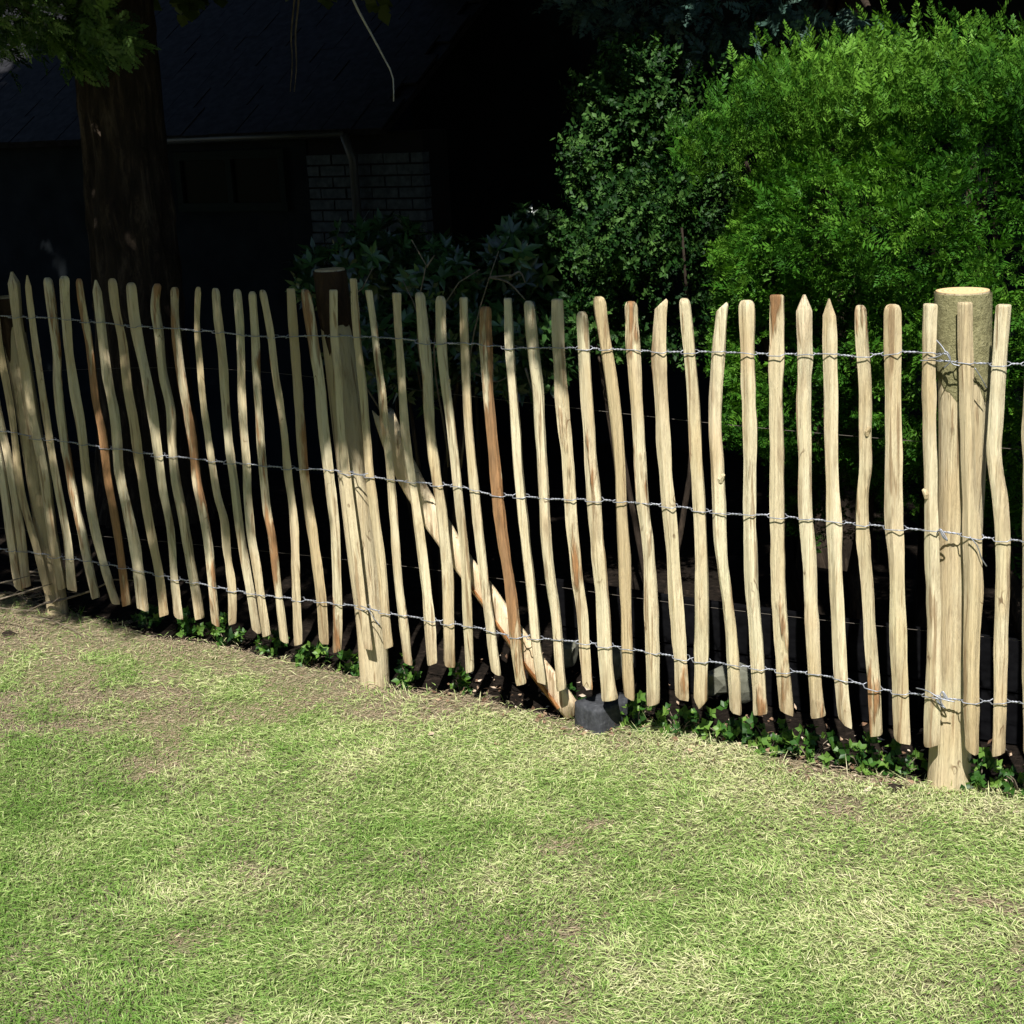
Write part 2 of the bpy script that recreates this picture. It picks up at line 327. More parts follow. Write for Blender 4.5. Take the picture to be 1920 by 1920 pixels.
# grass blades, standing and flattened, in dry and green patches
def make_grass(N):
    X = rng.uniform(-2.3, 2.2, N); Y = rng.uniform(1.9, 6.2, N)
    s = X*EV[0]+Y*EV[1]; w = X*NV[0]+Y*NV[1]
    e = lawn_edge(s); k = (w < e+.05*rng.random(len(s))**3) ; s, w = s[k], w[k]; n = len(s)
    p = np.stack([s, w, 0*s], -1)
    ed = e[k]-w
    dry = fbm(p, 2.6, 11)*.75+fbm(p, 11, 21)*.45 + .17*np.exp(-np.maximum(ed, 0)/.5)+.05*s/1.5-.13*np.clip((3.1-w)/1.0, 0, 1)+.22*(fbm(p, 38, 61)-.5)
    dry = (dry-.60)*2.2+.57
    bare = fbm(p, 5.5, 31)+.30*np.exp(-np.maximum(ed, 0)/.08)+.55*np.exp(-np.maximum(ed, 0)/.4)*np.clip((-2.3-s)/.7, 0, 1)
    bk = np.clip((bare-.60)*5, 0, .9); dead = rng.random(n) < bk
    keep = ~dead | (rng.random(n) < .6); s, w, p, dry, ed, dead = s[keep], w[keep], p[keep], dry[keep], ed[keep], dead[keep]; n = len(s)
    z = G(s, w)+.006
    tint = np.clip(dry*.66+rng.normal(.03, .25, n), 0, 1)
    tint = np.where(dead, rng.uniform(1.05, 1.6, n), tint)
    flat = np.where(dead, 0., rng.random(n))
    el = np.where(dead, rng.uniform(0, .2, n), np.where(flat < .72, rng.uniform(.02, .42, n), rng.uniform(.42, 1.2, n)))
    comb = 2.6*fbm(p, 3, 41)*3
    az = np.where(rng.random(n) < .5, rng.uniform(0, 6.283, n), comb+rng.normal(0, .6, n))
    L = (rng.gamma(6, .0033, n)*(.7+.7*fbm(p, 8, 51))+.007)*np.where(dead, .75, 1.)*np.where((ed < .09) & (rng.random(n) < .16), 2.1, 1.)
    Wd = rng.uniform(.0013, .0025, n)
    d = np.stack([np.cos(az)*np.cos(el), np.sin(az)*np.cos(el), np.sin(el)], -1)
    sd = np.stack([-np.sin(az), np.cos(az), rng.normal(0, .35, n)], -1); sd /= np.linalg.norm(sd, axis=1, keepdims=True)
    P = s[:, None]*EV+w[:, None]*NV+z[:, None]*ZV
    P[:, 2] += np.where(el < .4, rng.uniform(0, .016, n)*np.where(dead, .35, 1.), 0)
    mid = P+d*(L*.5)[:, None]; tip = mid+d*(L*.45)[:, None]; tip[:, 2] -= L*rng.uniform(.05, .28, n); tip[:, 2] = np.maximum(tip[:, 2], P[:, 2]-.001)
    V = np.stack([P, mid+sd*Wd[:, None]*.6, mid-sd*Wd[:, None]*.6, tip], 1)
    T = np.array([[0, 1, 2], [2, 1, 3]])[None]+(np.arange(n)*4)[:, None, None]
    return npmesh('grass', V.reshape(-1, 3), T.reshape(-1, 3), {'tint': np.repeat(tint, 4)})
link('grass', make_grass(700000), M_GRASS, label='short patchy green and straw coloured lawn grass', cat='grass', kind='stuff')
# ------------------------------------------------------------------ fence
def PL(s): return [tuple(map(float, a.split(','))) for a in s.split()]
# each pale: centre line in photo pixels from tip to foot, width px at tip and foot, tip shape, bark amount, foot shape
PALES = [
 ('-75,510 -45,680 -5,850 33,1105', 19, 19, 'round', 0, 0), ('-48,508 -20,700 15,860 53,1100', 19, 20, 'round', .02, 0),
 ('-18,512 0,655 22,790 40,930 68,1030 90,1112', 17, 18, 'point', 0, 0),
 ('19,510 32,605 50,705 62,780 80,870 97,1000 114,1105', 24, 24, 'point', -.05, 0), ('51,516 58,580 68,655 86,780 100,860 115,950 127,1022 137,1105', 14, 21, 'point', .03, 0),
 ('86,521 95,580 105,655 108,730 115,792 130,885 140,947 155,1022 179,1122', 20, 19, 'round', .05, 0), ('121,517 123,567 130,655 140,730 153,805 164,900 172,960 192,1047 217,1130', 20, 19, 'round', 0, 0),
 ('150,522 157,580 165,630 175,705 182,755 193,805 205,905 215,960 230,1060 239,1135', 15, 19, 'round', .22, 0), ('179,525 185,580 193,655 200,705 215,780 225,885 240,960 252,1022 268,1142', 18, 24, 'point', 0, 0),
 ('210,522 217,580 228,630 240,730 250,780 262,880 273,950 285,1010 297,1072 307,1155', 20, 20, 'round', .02, 0), ('245,530 250,592 260,655 275,717 285,767 296,850 305,922 318,985 328,1097 335,1158', 24, 18, 'round', -.05, 0),
 ('293,532 289,567 297,630 305,705 319,767 322,830 330,905 341,960 352,1030 361,1085 372,1161', 19, 22, 'round', .10, 0), ('329,538 330,605 338,680 350,755 363,830 372,905 383,960 393,1022 399,1085 407,1170', 16, 17, 'round', .16, 0),
 ('372,538 370,605 375,680 380,742 388,805 397,867 412,945 417,960 426,1035 435,1097 437,1170', 12, 20, 'round', .03, 0), ('404,540 408,605 415,680 420,755 426,830 437,910 445,975 457,1047 468,1110 479,1185', 18, 18, 'round', -.08, 0),
 ('445,542 450,630 451,705 455,780 462,867 465,935 471,1000 481,1060 490,1122 501,1192', 16, 18, 'round', -.04, 0), ('475,546 479,630 481,705 485,755 490,830 496,905 502,960 511,1005 519,1072 526,1135 533,1202', 17, 18, 'round', .06, 0),
 ('495,543 511,630 518,692 527,755 535,817 542,892 550,947 555,1010 557,1072 561,1208', 18, 21, 'round', .02, 0), ('544,541 548,630 553,692 558,755 563,817 568,880 576,947 586,1010 595,1072 602,1135 605,1206', 17, 20, 'flat', .03, 0),
 ('573,542 583,605 591,660 600,717 606,780 613,842 622,935 628,997 631,1060 633,1122 632,1222', 23, 20, 'round', .08, 0),
 ('626,543 627,630 634,705 638,780 645,855 655,935 663,997 670,1060 678,1122 690,1214', 19, 24, 'flat', -.02, 0), ('662,522 668,605 674,667 682,730 688,805 693,880 702,960 710,1022 715,1072 720,1135 728,1215', 14, 20, 'flat', .02, 0),
 ('690,544 700,605 707,667 715,730 720,792 728,855 738,960 743,1035 748,1097 757,1172 764,1243', 14, 20, 'flat', .07, 0), ('741,549 744,617 750,692 753,742 758,805 768,880 778,947 788,1022 795,1085 803,1160 810,1246', 19, 22, 'flat', .03, 0),
 ('785,548 790,605 798,692 803,767 810,842 825,947 833,1022 838,1085 840,1160 842,1248', 20, 21, 'round', 0, 0), ('825,555 828,630 835,705 843,767 850,842 860,930 870,1022 875,1085 878,1160 881,1260', 20, 19, 'round', -.04, 0),
 ('870,557 871,630 874,705 877,780 883,855 892,947 900,1022 910,1110 921,1190 931,1261', 17, 21, 'flat', .0, 0), ('911,574 911,630 916,730 921,805 928,880 935,952 945,1027 955,1090 962,1152 968,1215 979,1282', 22, 22, 'round', .16, 0),
 ('950,559 954,642 960,705 966,780 971,855 979,952 987,1027 994,1090 1000,1152 1005,1215 1014,1278', 20, 26, 'flat', -.03, 0), ('991,564 1000,655 1009,730 1013,805 1018,880 1022,952 1027,1027 1033,1090 1041,1152 1047,1215 1055,1292', 19, 19, 'round', -.1, 0),
 ('1044,561 1046,642 1051,717 1055,780 1063,855 1070,952 1077,1027 1082,1090 1090,1152 1094,1215 1100,1290', 26, 22, 'flat', .09, 0), ('1092,584 1095,655 1099,730 1104,805 1108,880 1115,952 1122,1027 1127,1090 1131,1152 1135,1227 1144,1312', 22, 27, 'round', .02, 0),
 ('1122,556 1135,642 1145,705 1154,780 1160,855 1165,965 1169,1040 1171,1102 1173,1152 1175,1227 1179,1310', 22, 22, 'round', -.05, 0), ('1182,565 1187,655 1192,717 1197,792 1202,880 1207,952 1215,1015 1220,1090 1222,1152 1224,1227 1225,1321', 22, 24, 'round', .07, 0),
 ('1242,559 1238,605 1237,680 1241,755 1245,830 1252,930 1260,1027 1265,1102 1271,1165 1277,1240 1280,1309', 27, 26, 'slant', .03, 0), ('1283,559 1290,630 1295,692 1302,780 1306,855 1311,942 1315,1027 1316,1102 1317,1165 1316,1240 1314,1326', 22, 27, 'round', -.03, 1),
 ('1354,566 1348,640 1344,700 1341,760 1341,820 1345,880 1348,940 1350,1000 1355,1060 1363,1120 1370,1180 1374,1240 1378,1337', 25, 25, 'slant2', .03, 0),
 ('1399,563 1400,650 1402,730 1405,820 1405,900 1405,980 1406,1030 1409,1110 1416,1180 1421,1260 1426,1340', 28, 26, 'round', -.02, 0), ('1456,553 1456,640 1454,720 1455,820 1456,900 1457,980 1458,1060 1460,1120 1464,1190 1468,1260 1475,1338', 26, 26, 'flat', .08, 0),
 ('1509,552 1508,675 1506,775 1509,850 1510,970 1515,1020 1520,1120 1525,1220 1529,1295 1534,1345', 26, 23, 'point', -.06, 0), ('1555,560 1557,675 1559,775 1561,875 1565,975 1567,1032 1570,1120 1575,1220 1579,1282 1587,1363', 26, 27, 'point', -.06, 2),
 ('1613,572 1616,650 1620,725 1621,825 1622,875 1617,925 1616,975 1619,1032 1625,1095 1630,1195 1636,1282 1641,1381', 22, 24, 'round', .10, 0), ('1675,570 1674,675 1674,775 1676,850 1675,900 1676,975 1680,1032 1682,1120 1686,1220 1689,1307 1692,1391', 29, 30, 'round', -.02, 0),
 ('1745,569 1742,675 1742,775 1744,875 1746,975 1747,1032 1749,1120 1750,1220 1748,1320 1747,1398', 25, 28, 'flat', -.12, 0), ('1810,566 1810,650 1812,725 1814,800 1817,900 1820,975 1823,1032 1825,1085 1823,1150 1821,1220 1821,1320 1822,1410', 24, 26, 'flat', -.12, 0),
 ('1882,571 1876,650 1870,725 1864,812 1862,837 1865,875 1875,937 1878,975 1880,1045 1879,1120 1876,1220 1875,1295 1872,1415', 26, 23, 'flat', -.04, 0),
 ('1938,560 1934,700 1930,850 1930,1000 1929,1150 1930,1300 1932,1420', 24, 26, 'round', 0, 0), ('1992,562 1990,700 1993,850 1990,1000 1988,1150 1986,1300 1984,1432', 24, 26, 'point', 0, 0), ('2046,566 2046,850 2042,1150 2040,1445', 24, 26, 'round', .03, 0),
]
def proj(p):
    v = np.asarray(p)-CAMP; k = v@FW; return 960+FPX*(v@RT)/k, 960-FPX*(v@UP)/k
def off_pale(s_, j):                                    # the fence carries on beyond the frame
    g_ = float(np.polyval(_pf, np.clip(s_, S0, S1))); r = random.Random(j); dx = r.uniform(-.02, .02)
    P_ = [F(s_+dx, D, g_+1.22+r.uniform(-.03, .03)), F(s_+r.uniform(-.012, .012), D, g_+.85), F(s_+r.uniform(-.012, .012), D, g_+.45), F(s_-dx, D, g_+.07)]
    wp = .042*FPX/((P_[1]-CAMP)@FW); return (' '.join('%.1f,%.1f' % proj(q) for q in P_), wp, wp, 'round', r.uniform(-.05, .08), 0)
_sl, _sr = sz(-60, 800)[0], sz(2046, 800)[0]
PALES = PALES + [off_pale(_sl-.10-.1*j, 500+j) for j in range(8)] + [off_pale(_sr+.095*(j+1), 600+j) for j in range(8)]
fence = empty('paling_fence', 'cleft chestnut paling fence of pale upright stakes bound with three wire rows', 'fence', tuple(F(0, D, G(0, D)*1.0)))
def catmull(P, n):
    P = np.array(P, float); t = np.concatenate([[0], np.cumsum(np.linalg.norm(np.diff(P, axis=0), axis=1))]); q = np.linspace(0, t[-1], n)
    m = np.gradient(P, t, axis=0); i = np.clip(np.searchsorted(t, q)-1, 0, len(t)-2); h = (t[i+1]-t[i])[:, None]; u = ((q-t[i])[:, None])/h
    return (2*u**3-3*u**2+1)*P[i]+(u**3-2*u**2+u)*h*m[i]+(-2*u**3+3*u**2)*P[i+1]+(u**3-u**2)*h*m[i+1]
PINFO = []
def make_pale(idx, spec):
    pts, w0, w1, tip, bark, foot = spec; r = random.Random(100+idx)
    pix = catmull(PL(pts), 40); c2 = np.array([sz(x, y) for x, y in pix])
    fs = np.concatenate([np.array([0, .002, .005, .009, .014, .020, .027, .036, .048]), np.linspace(.064, .975, 48), [.984, .992, 1.]]); cc = catmull(c2, 400)
    c = np.stack([np.interp(fs*399, np.arange(400), cc[:, 0]), np.interp(fs*399, np.arange(400), cc[:, 1])], -1)
    dm = depth(*pix[20]); hw0, hw1 = .5*w0*dm/FPX*1.04, .5*w1*dm/FPX*1.04
    th = r.uniform(.50, .72)
    nc = r.choice((4, 4, 5, 5, 6)); a0 = r.uniform(0, 6.28); cor = []
    for q in range(nc):
        aq = a0+2*math.pi*(q+r.uniform(-.28, .28))/nc; rq = r.uniform(.82, 1.1); cor.append((math.cos(aq)*rq, math.sin(aq)*rq))
    ps = []
    for q in range(nc):
        x0, y0 = cor[q]; x1, y1 = cor[(q+1) % nc]; bul = r.choice((1.0, 1.04, 1.12, 1.22))
        ps += [(x0, y0), ((x0+x1)/2*bul, (y0+y1)/2*bul)]
    nseg = len(ps); mn, mx = min(p[0] for p in ps), max(p[0] for p in ps); ps = [((p[0]-mn)/(mx-mn)*2-1, p[1]) for p in ps]
    zs = c[:, 1]; ztop = zs[0]; zbot = zs[-1]; v = []; n = len(c); wo = r.uniform(-.004, .003)
    hwm = []
    for i in range(n):
        f = fs[i]; hw = hw0+(hw1-hw0)*f
        hw *= 1+.26*(noise(np.array([idx*3.7, f*8, .5]))-.5)+.20*(noise(np.array([idx*1.7, f*21, 4.5]))-.5)+.16*max(0, noise(np.array([idx*2.9, f*13, 8.5]))-.74)/.26
        if 44 == idx: hw *= 1+.42*math.exp(-((f-.58)/.13)**2)
        hwm.append(hw); dz = ztop-zs[i]; k = 1.; kt = 1.
        if tip == 'point': k = min(1, .15+dz/.048); kt = min(1, .3+dz/.045)
        elif tip == 'round': k = .42+.58*math.sqrt(max(0, 1-(1-min(1, dz/.024))**2)); kt = min(1, .5+dz/.02)
        elif tip == 'flat': k = min(1, .80+dz/.014); kt = k
        elif tip in ('slant', 'slant2'): k = min(1, .70+dz/.02); kt = k
        db = zs[i]-zbot
        if foot == 1: k = min(k, min(1, .1+db/.028))
        else: k = min(k, min(1, .9+db/.012))
        tw = (noise(np.array([idx*2.3, f*3, 9.5]))-.5)*.6
        wob = (noise(np.array([idx*5.1, f*5, 2.5]))-.5)*.014
        for q, (x, y) in enumerate(ps):
            jx = 1+.22*(noise(np.array([q*3.3+idx, f*14, 7.7]))-.5)
            xx = x*math.cos(tw)-y*th*math.sin(tw)*.6; yy = x*math.sin(tw)*.5+y*th*math.cos(tw)
            lx = xx*hw*k*jx; zz = 0.
            if tip == 'slant' and dz < .09: zz = -(1-dz/.09)*.012*(1-xx)
            if tip == 'slant2' and dz < .09: zz = -(1-dz/.09)*.011*(1-xx)
            if foot == 2 and db < .09: zz = (1-db/.09)*.011*(1-xx)
            if foot == 0 and db < .05: zz = (1-db/.05)*.006*xx*(1 if idx % 2 else -1)
            v.append(F(c[i, 0]+lx, D+wo+wob+yy*hw*kt, zs[i]+zz))
    f = [(i*nseg+k, i*nseg+(k+1) % nseg, (i+1)*nseg+(k+1) % nseg, (i+1)*nseg+k) for i in range(n-1) for k in range(nseg)]
    f = [q[::-1] for q in f]
    f += [tuple(range(nseg)), tuple(range((n-1)*nseg, n*nseg))[::-1]]
    mb = MB(); mb.add(v, f); me = mb.mesh('pale')
    bm = bmesh.new(); bm.from_mesh(me); bm.verts.ensure_lookup_table(); bmesh.ops.recalc_face_normals(bm, faces=bm.faces[:])
    keep = set(range(0, nseg, 2))
    for e in bm.edges:
        a, b = e.verts[0].index, e.verts[1].index
        if a % nseg == b % nseg and (a % nseg) in keep: e.smooth = False
        if len(e.link_faces) == 2 and any(len(q.verts) > 4 for q in e.link_faces): e.smooth = False
    bm.to_mesh(me); bm.free()
    o = link('pale', me, M_PALE); og = Vector(F(c[-1, 0], D, zbot)); me.transform(Matrix.Translation(-og)); o.location = og
    o['bark'] = float(bark)+.03; reparent(o, fence)
    if bark >= .15: o['label'] = 'brown pale with strips of bark left on'
    PINFO.append((c, np.array(hwm), th))
for i, sp_ in enumerate(PALES): make_pale(i, sp_)
# short stubs where side branches were trimmed
for q, fpos, side in ((41, .35, 1), (36, .47, 1), (43, .46, -1), (25, .3, 1)):
    q = min(q, len(PINFO)-3); c, hw, th_ = PINFO[q]; i = int(fpos*(len(c)-1)); b_ = F(c[i, 0]+side*hw[i]*.55, D-hw[i]*.25, c[i, 1]); t_ = b_+EV*side*hw[i]*.5-NV*.003+ZV*.012
    mb = MB(); mb.tube([b_-ZV*.012, b_, (b_+t_)/2, t_], [hw[i]*.3, hw[i]*.5, hw[i]*.36, hw[i]*.20], 7, jit=.2); so = mb.build('branch_stub', M_PALE, None, smooth=False, origin=b_-ZV*.3); so['bark'] = .03; reparent(so, [x for x in fence.children if x.name.startswith('pale')][q])
# binding wire: two strands per row, twisted in the gaps, one in front and one behind each pale
ROWS = ['-90,585 0,592 87,596 150,600 225,609 325,616 375,619 412,622 475,630 515,631 590,629 640,628 690,631 752,636 815,644 890,644 967,652 1080,652 1155,654 1255,660 1355,660 1440,663 1560,664 1610,668 1630,666 1680,659 1735,661 1775,664',
 '1728,676 1745,676 1800,681 1880,683 1920,682 2060,686',
 '-90,790 0,807 75,820 175,835 275,850 375,862 440,868 475,872 527,877 615,881 690,892 777,905 865,912 915,925 930,927 1030,935 1130,937 1230,946 1292,952 1350,962 1440,966 1500,972 1560,978 1640,985 1735,995 1780,1000 1850,1010 1920,1014 2060,1030',
 '-90,1018 0,1030 62,1036 112,1044 162,1051 225,1062 275,1072 350,1089 400,1100 475,1112 502,1116 565,1124 627,1132 677,1137 727,1150 815,1162 902,1177 955,1192 1055,1200 1155,1212 1230,1225 1330,1240 1420,1252 1480,1258 1515,1261 1590,1275 1652,1292 1727,1302 1760,1308 1827,1315 1890,1314 1920,1317 2060,1336']
WIRER = .0015
for row in ROWS:
    P = np.array([sz(x, y) for x, y in PL(row)])
    if P[0, 0] < _sl+.2: P = np.vstack([[_sl-.95, P[0, 1]+.01], P])
    if P[-1, 0] > _sr-.2: P = np.vstack([P, [_sr+.85, P[-1, 1]-.01]])
    ss = np.arange(P[0, 0], P[-1, 0], .004); zz = np.interp(ss, P[:, 0], P[:, 1])
    zz = np.convolve(np.pad(zz, 6, 'edge'), np.ones(13)/13, 'valid')
    zz += .004*(noise(np.stack([ss*0+zz[0]*9, ss, ss*0], -1), 9)-.5)
    g = np.zeros_like(ss); th = np.zeros_like(ss); ph = np.zeros_like(ss); cs = []
    for (c, hw, t) in PINFO:
        zr = np.interp(c[len(c)//2, 0], ss, zz); o = np.argsort(c[:, 1]); sc_ = np.interp(zr, c[o, 1], c[o, 0])
        zr = np.interp(sc_, ss, zz); sc_ = np.interp(zr, c[o, 1], c[o, 0]); h = np.interp(zr, c[o, 1], hw[o])
        if sc_ < ss[0]-.05 or sc_ > ss[-1]+.05: continue
        cs.append((sc_, h, h*t))
        k = np.clip((np.abs(ss-sc_)-h*.8)/(.015), 0, 1); k = 1-k*k*(3-2*k); th = np.where(k > g, h*t, th); g = np.maximum(g, k)
    cs.sort()
    for a, b in zip(cs[:-1], cs[1:]):
        m_ = (ss >= a[0]+a[1]*.6) & (ss < b[0]-b[1]*.6)
        if m_.any(): ph[m_] = np.linspace(0, 2*math.pi*3, m_.sum())
    for sd in (1, -1):
        off = g*(th+.0030)*sd*-1+(1-g)*.0016*np.cos(ph)*-sd; dz = (1-g)*.0016*np.sin(ph)*sd + (g*(1-g))*.012*sd*np.sin(ss*37+zz*50)
        dz += g*-.0035*sd*np.sin(ss*23+3)
        mb = MB(); mb.tube([F(a, D+b, c) for a, b, c in zip(ss, off, zz+dz)], WIRER, 5)
        mb.build('wire_strand', M_WIRE, fence)
# round posts behind the pales
def make_post(cl, wpx, bark_y, barkmat, lab):
    pts = PL(cl); pix = catmull(pts, 30); r = random.Random(int(wpx[0])); ws = np.interp(np.linspace(0, 1, 30), np.linspace(0, 1, len(wpx)), wpx)
    dm = depth(*pix[15], D+.07); rad = .5*ws*dm/FPX; wc = D+.021+rad.max()
    c = np.array([sz(x, y, wc) for x, y in pix]); c[-1, 1] = G(c[-1, 0], wc)
    c = np.vstack([c, c[-1]+(c[-1]-c[-2])/np.linalg.norm(c[-1]-c[-2])*.12]); rad = np.append(rad, rad[-1])
    n = 40; og = F(c[0, 0], wc, c[0, 1])
    def ring(i, k, dr=0., dz=0.):
        q = 2*math.pi*k/n; rr = rad[i]*(1+.06*(noise(np.array([math.cos(q)*1.5+5+wpx[0], math.sin(q)*1.5+5, c[i, 1]*3]))-.5))+dr
        return F(c[i, 0]+rr*math.cos(q), wc+rr*math.sin(q), c[i, 1]+dz)
    mb = MB(); N = len(c); mb.add([ring(i, k) for i in range(N) for k in range(n)], [(i*n+k, (i+1)*n+k, (i+1)*n+(k+1) % n, i*n+(k+1) % n) for i in range(N-1) for k in range(n)])
    po = mb.build('post', M_POST, fence, origin=F(c[-1, 0], wc, c[-1, 1]), label=lab); po['bark'] = -.02
    mb = MB(); top = [ring(0, k, -.001, .001) for k in range(n)]
    bot = [ring(0, k, 0, -.004) for k in range(n)]
    mb.add(top+bot, [tuple(range(n))]+[(k, n+k, n+(k+1) % n, (k+1) % n) for k in range(n)]); ce = mb.build('sawn_top', M_CUT, None, smooth=False, origin=og); reparent(ce, po)
    # bark sleeve with a ragged lower edge
    zb = sz(pts[0][0], bark_y, wc)[1]; m_ = 10; v = []
    for j in range(m_):
        for k in range(n):
            q = 2*math.pi*k/n; rag = (noise(np.array([math.cos(q)*1.2+9, math.sin(q)*1.2+9, wpx[0]*.31]))-.5)*.20+(noise(np.array([math.cos(q)*3+9, math.sin(q)*3+9, wpx[0]*.11]))-.5)*.07
            z = c[0, 1]-.003+(zb+rag-c[0, 1])*j/(m_-1); i = int(np.argmin(np.abs(c[:, 1]-z)))
            sx = np.interp(z, c[::-1, 1], c[::-1, 0]); rr = np.interp(z, c[::-1, 1], rad[::-1])*(1+.06*(noise(np.array([math.cos(q)*1.5+5+wpx[0], math.sin(q)*1.5+5, c[i, 1]*3]))-.5))
            rr += .0045*(.6+.8*noise(np.array([k*2.1, j*1.3, 3.3])))*(1 if j < m_-1 else .25)
            v.append(F(sx+rr*math.cos(q), wc+rr*math.sin(q), z))
    mb = MB(); mb.add(v, [(i*n+k, (i+1)*n+k, (i+1)*n+(k+1) % n, i*n+(k+1) % n) for i in range(m_-1) for k in range(n)])
    bo = mb.build('bark', barkmat, None, origin=og); reparent(bo, po)
    return wc
W_R = make_post('1805,545 1807,690 1805,850 1800,1000 1793,1200 1782,1400 1778,1484', [95, 90, 86, 82, 80, 76, 82], 700, M_GREENBARK, 'thick post with greenish bark at its top')
W_M = make_post('618,505 640,690 660,860 680,1040 697,1180 704,1284', [54, 58, 60, 60, 58, 58], 640, M_BROWNBARK, 'post with brown bark at its top')
make_post('14,556 45,730 75,920 96,1060 109,1150', [42, 42, 42, 40, 40], 640, M_BROWNBARK, 'shaded post near the left end')
# tie wires twisted round the posts
def tie(pxs, w0, r=.0016):
    mb = MB(); P = [onW(x, y, w0+dw) for x, y, dw in pxs]; mb.tube([Vector(q) for q in catmull(P, len(P)*6)], r, 5); return mb.build('tie_wire', M_WIRE, fence)
def curl(px, py, n, rpx, w0):
    return [(px+rpx*math.cos(a*1.9)*(.6+.4*math.sin(a*3)), py+rpx*.8*math.sin(a*2.3+1), -.004*math.sin(a)-.012) for a in np.linspace(0, 5, n)]
tie([(1752, 634, .0), (1765, 648, -.012), (1778, 668, -.022), (1786, 682, -.02), (1800, 686, -.018)], D)
tie([(1740, 672, -.02), (1760, 668, -.022), (1775, 660, -.022), (1782, 676, -.02), (1770, 690, -.018)], D)
tie([(1828, 690, -.024), (1838, 706, -.014), (1850, 728, .01)], D)
tie(curl(1768, 1003, 9, 14, D), D); tie([(1818, 1006, -.03), (1830, 1020, -.028), (1842, 1050, -.012), (1850, 1062, .0)], D)
tie([(1718, 1290, -.01), (1740, 1296, -.03), (1765, 1310, -.034), (1790, 1316, -.03)], D)
tie(curl(1762, 1316, 12, 16, D), D); tie(curl(1772, 1306, 9, 12, D), D)
tie([(676, 1136, -.025), (690, 1142, -.03), (700, 1158, -.026), (712, 1172, -.02)], D); tie([(655, 884, -.02), (672, 890, -.028), (690, 888, -.026)], D)
# split diagonal brace from the middle post down to the ground
bl = PL('718,775 760,880 790,935 829,995 875,1065 910,1110 965,1190 1005,1245 1040,1290 1076,1338'); bw = [46, 52, 50, 50, 47, 43, 44, 45, 46, 44]
BR_W = D+.052; pix = catmull(bl, 28); bc = np.array([onW(x, y, BR_W+.03*(1-min(1, (y-760)/420))) for x, y in pix])
n = 14; v = []
for i in range(28):
    t = bc[min(i+1, 27)]-bc[max(i-1, 0)]; t /= np.linalg.norm(t); nr = NV-t*(NV@t); nr /= np.linalg.norm(nr); sd = np.cross(t, nr)
    hw = .5*np.interp(i/27, np.linspace(0, 1, 10), bw)*depth(*pix[i], BR_W)/FPX*(1+.14*(noise(np.array([i*.55, 3.3, 1.1]))-.5))
    for k in range(n):
        q = 2*math.pi*k/n; x, y = math.cos(q), math.sin(q); y = y*.62 if y > 0 else max(y*.62, -.30-.1*noise(np.array([k*1.3, i*.4, 6])))
        jag = 0 if i not in (0, 27) else .05*(noise(np.array([k*1.9, i*1., 2]))-.5)
        v.append(bc[i]+sd*hw*x+nr*hw*y+t*jag)
mb = MB(); mb.add(v, [(i*n+k, i*n+(k+1) % n, (i+1)*n+(k+1) % n, (i+1)*n+k) for i in range(27) for k in range(n)]+[tuple(range(n)), tuple(range(27*n, 28*n))[::-1]])
bo = mb.build('brace', M_SPLIT, None, origin=bc[-1], label='fresh split log propped diagonally as a brace'); bo['bark'] = -.02
bm = bmesh.new(); bm.from_mesh(bo.data); bmesh.ops.recalc_face_normals(bm, faces=bm.faces[:]); bm.to_mesh(bo.data); bm.free(); reparent(bo, fence)
# torn bark strip along the lower edge of the brace
v = []; f = []
for i in range(14, 27):
    t = bc[min(i+1, 27)]-bc[i-1]; t /= np.linalg.norm(t); sd = np.cross(t, NV); sd /= np.linalg.norm(sd)
    if sd[2] < 0: sd = -sd
    hw = .5*np.interp(i/27, np.linspace(0, 1, 10), bw)*depth(*pix[i], BR_W)/FPX; jj = .02*noise(np.array([i*.9, 1.5, 8.]))
    p = bc[i]-sd*(hw*.5-jj*.5)-NV*(.016+jj*.3); q = bc[i]-sd*(hw*1.08)+NV*.004
    v += [p, p-NV*.004, q-NV*.006-sd*.003, q]
for i in range(12):
    for k in range(4): f.append((i*4+k, i*4+(k+1) % 4, (i+1)*4+(k+1) % 4, (i+1)*4+k))
f += [(0, 1, 2, 3), (51, 50, 49, 48)]
mb = MB(); mb.add(v, f); q = mb.build('torn_bark', mat_bark('orange_bark', (.10, .04, .015), (.30, .13, .045), (.5, .28, .12), 30), None, origin=bc[20]); reparent(q, bo)
# ------------------------------------------------------------------ small things at the fence
def gp(px, py):                                         # pixel -> point on the ground
    r = ray(px, py); t = 3.0
    for _ in range(60):
        p = CAMP+r*t; t += (p[2]-float(G(p@EV, p@NV)))*1.2
    return CAMP+r*t
g0 = gp(1121, 1384); dr = gp(1194, 1352)-g0; dr[2] = 0; L = np.linalg.norm(dr); ex = dr/L
ey = np.array([-ex[1], ex[0], 0]);
if ey[0] > 0: ey = -ey
bm = bmesh.new(); bmesh.ops.create_cube(bm, size=1.0)
for q in bm.verts:
    x, y, z = q.co; k = 1-.04*(z+.5)
    q.co = Vector(((x*k+.5)*L*1.02, (y*k+.5)*.10, (z+.5)*(.092-.012*x)-.008))
bmesh.ops.bevel(bm, geom=bm.edges[:], offset=.004, segments=2, affect='EDGES')
bmesh.ops.subdivide_edges(bm, edges=[e for e in bm.edges if e.calc_length() > .03], cuts=4, use_grid_fill=True)
for q in bm.verts: q.co += Vector(((random.random()-.5), (random.random()-.5), (random.random()-.5)))*.0006
me = bpy.data.meshes.new('black_block'); bm.to_mesh(me); bm.free(); me.polygons.foreach_set('use_smooth', [True]*len(me.polygons))
o = link('black_block', me, M_BLOCK, label='small black block on the lawn at the foot of the diagonal brace', cat='block')
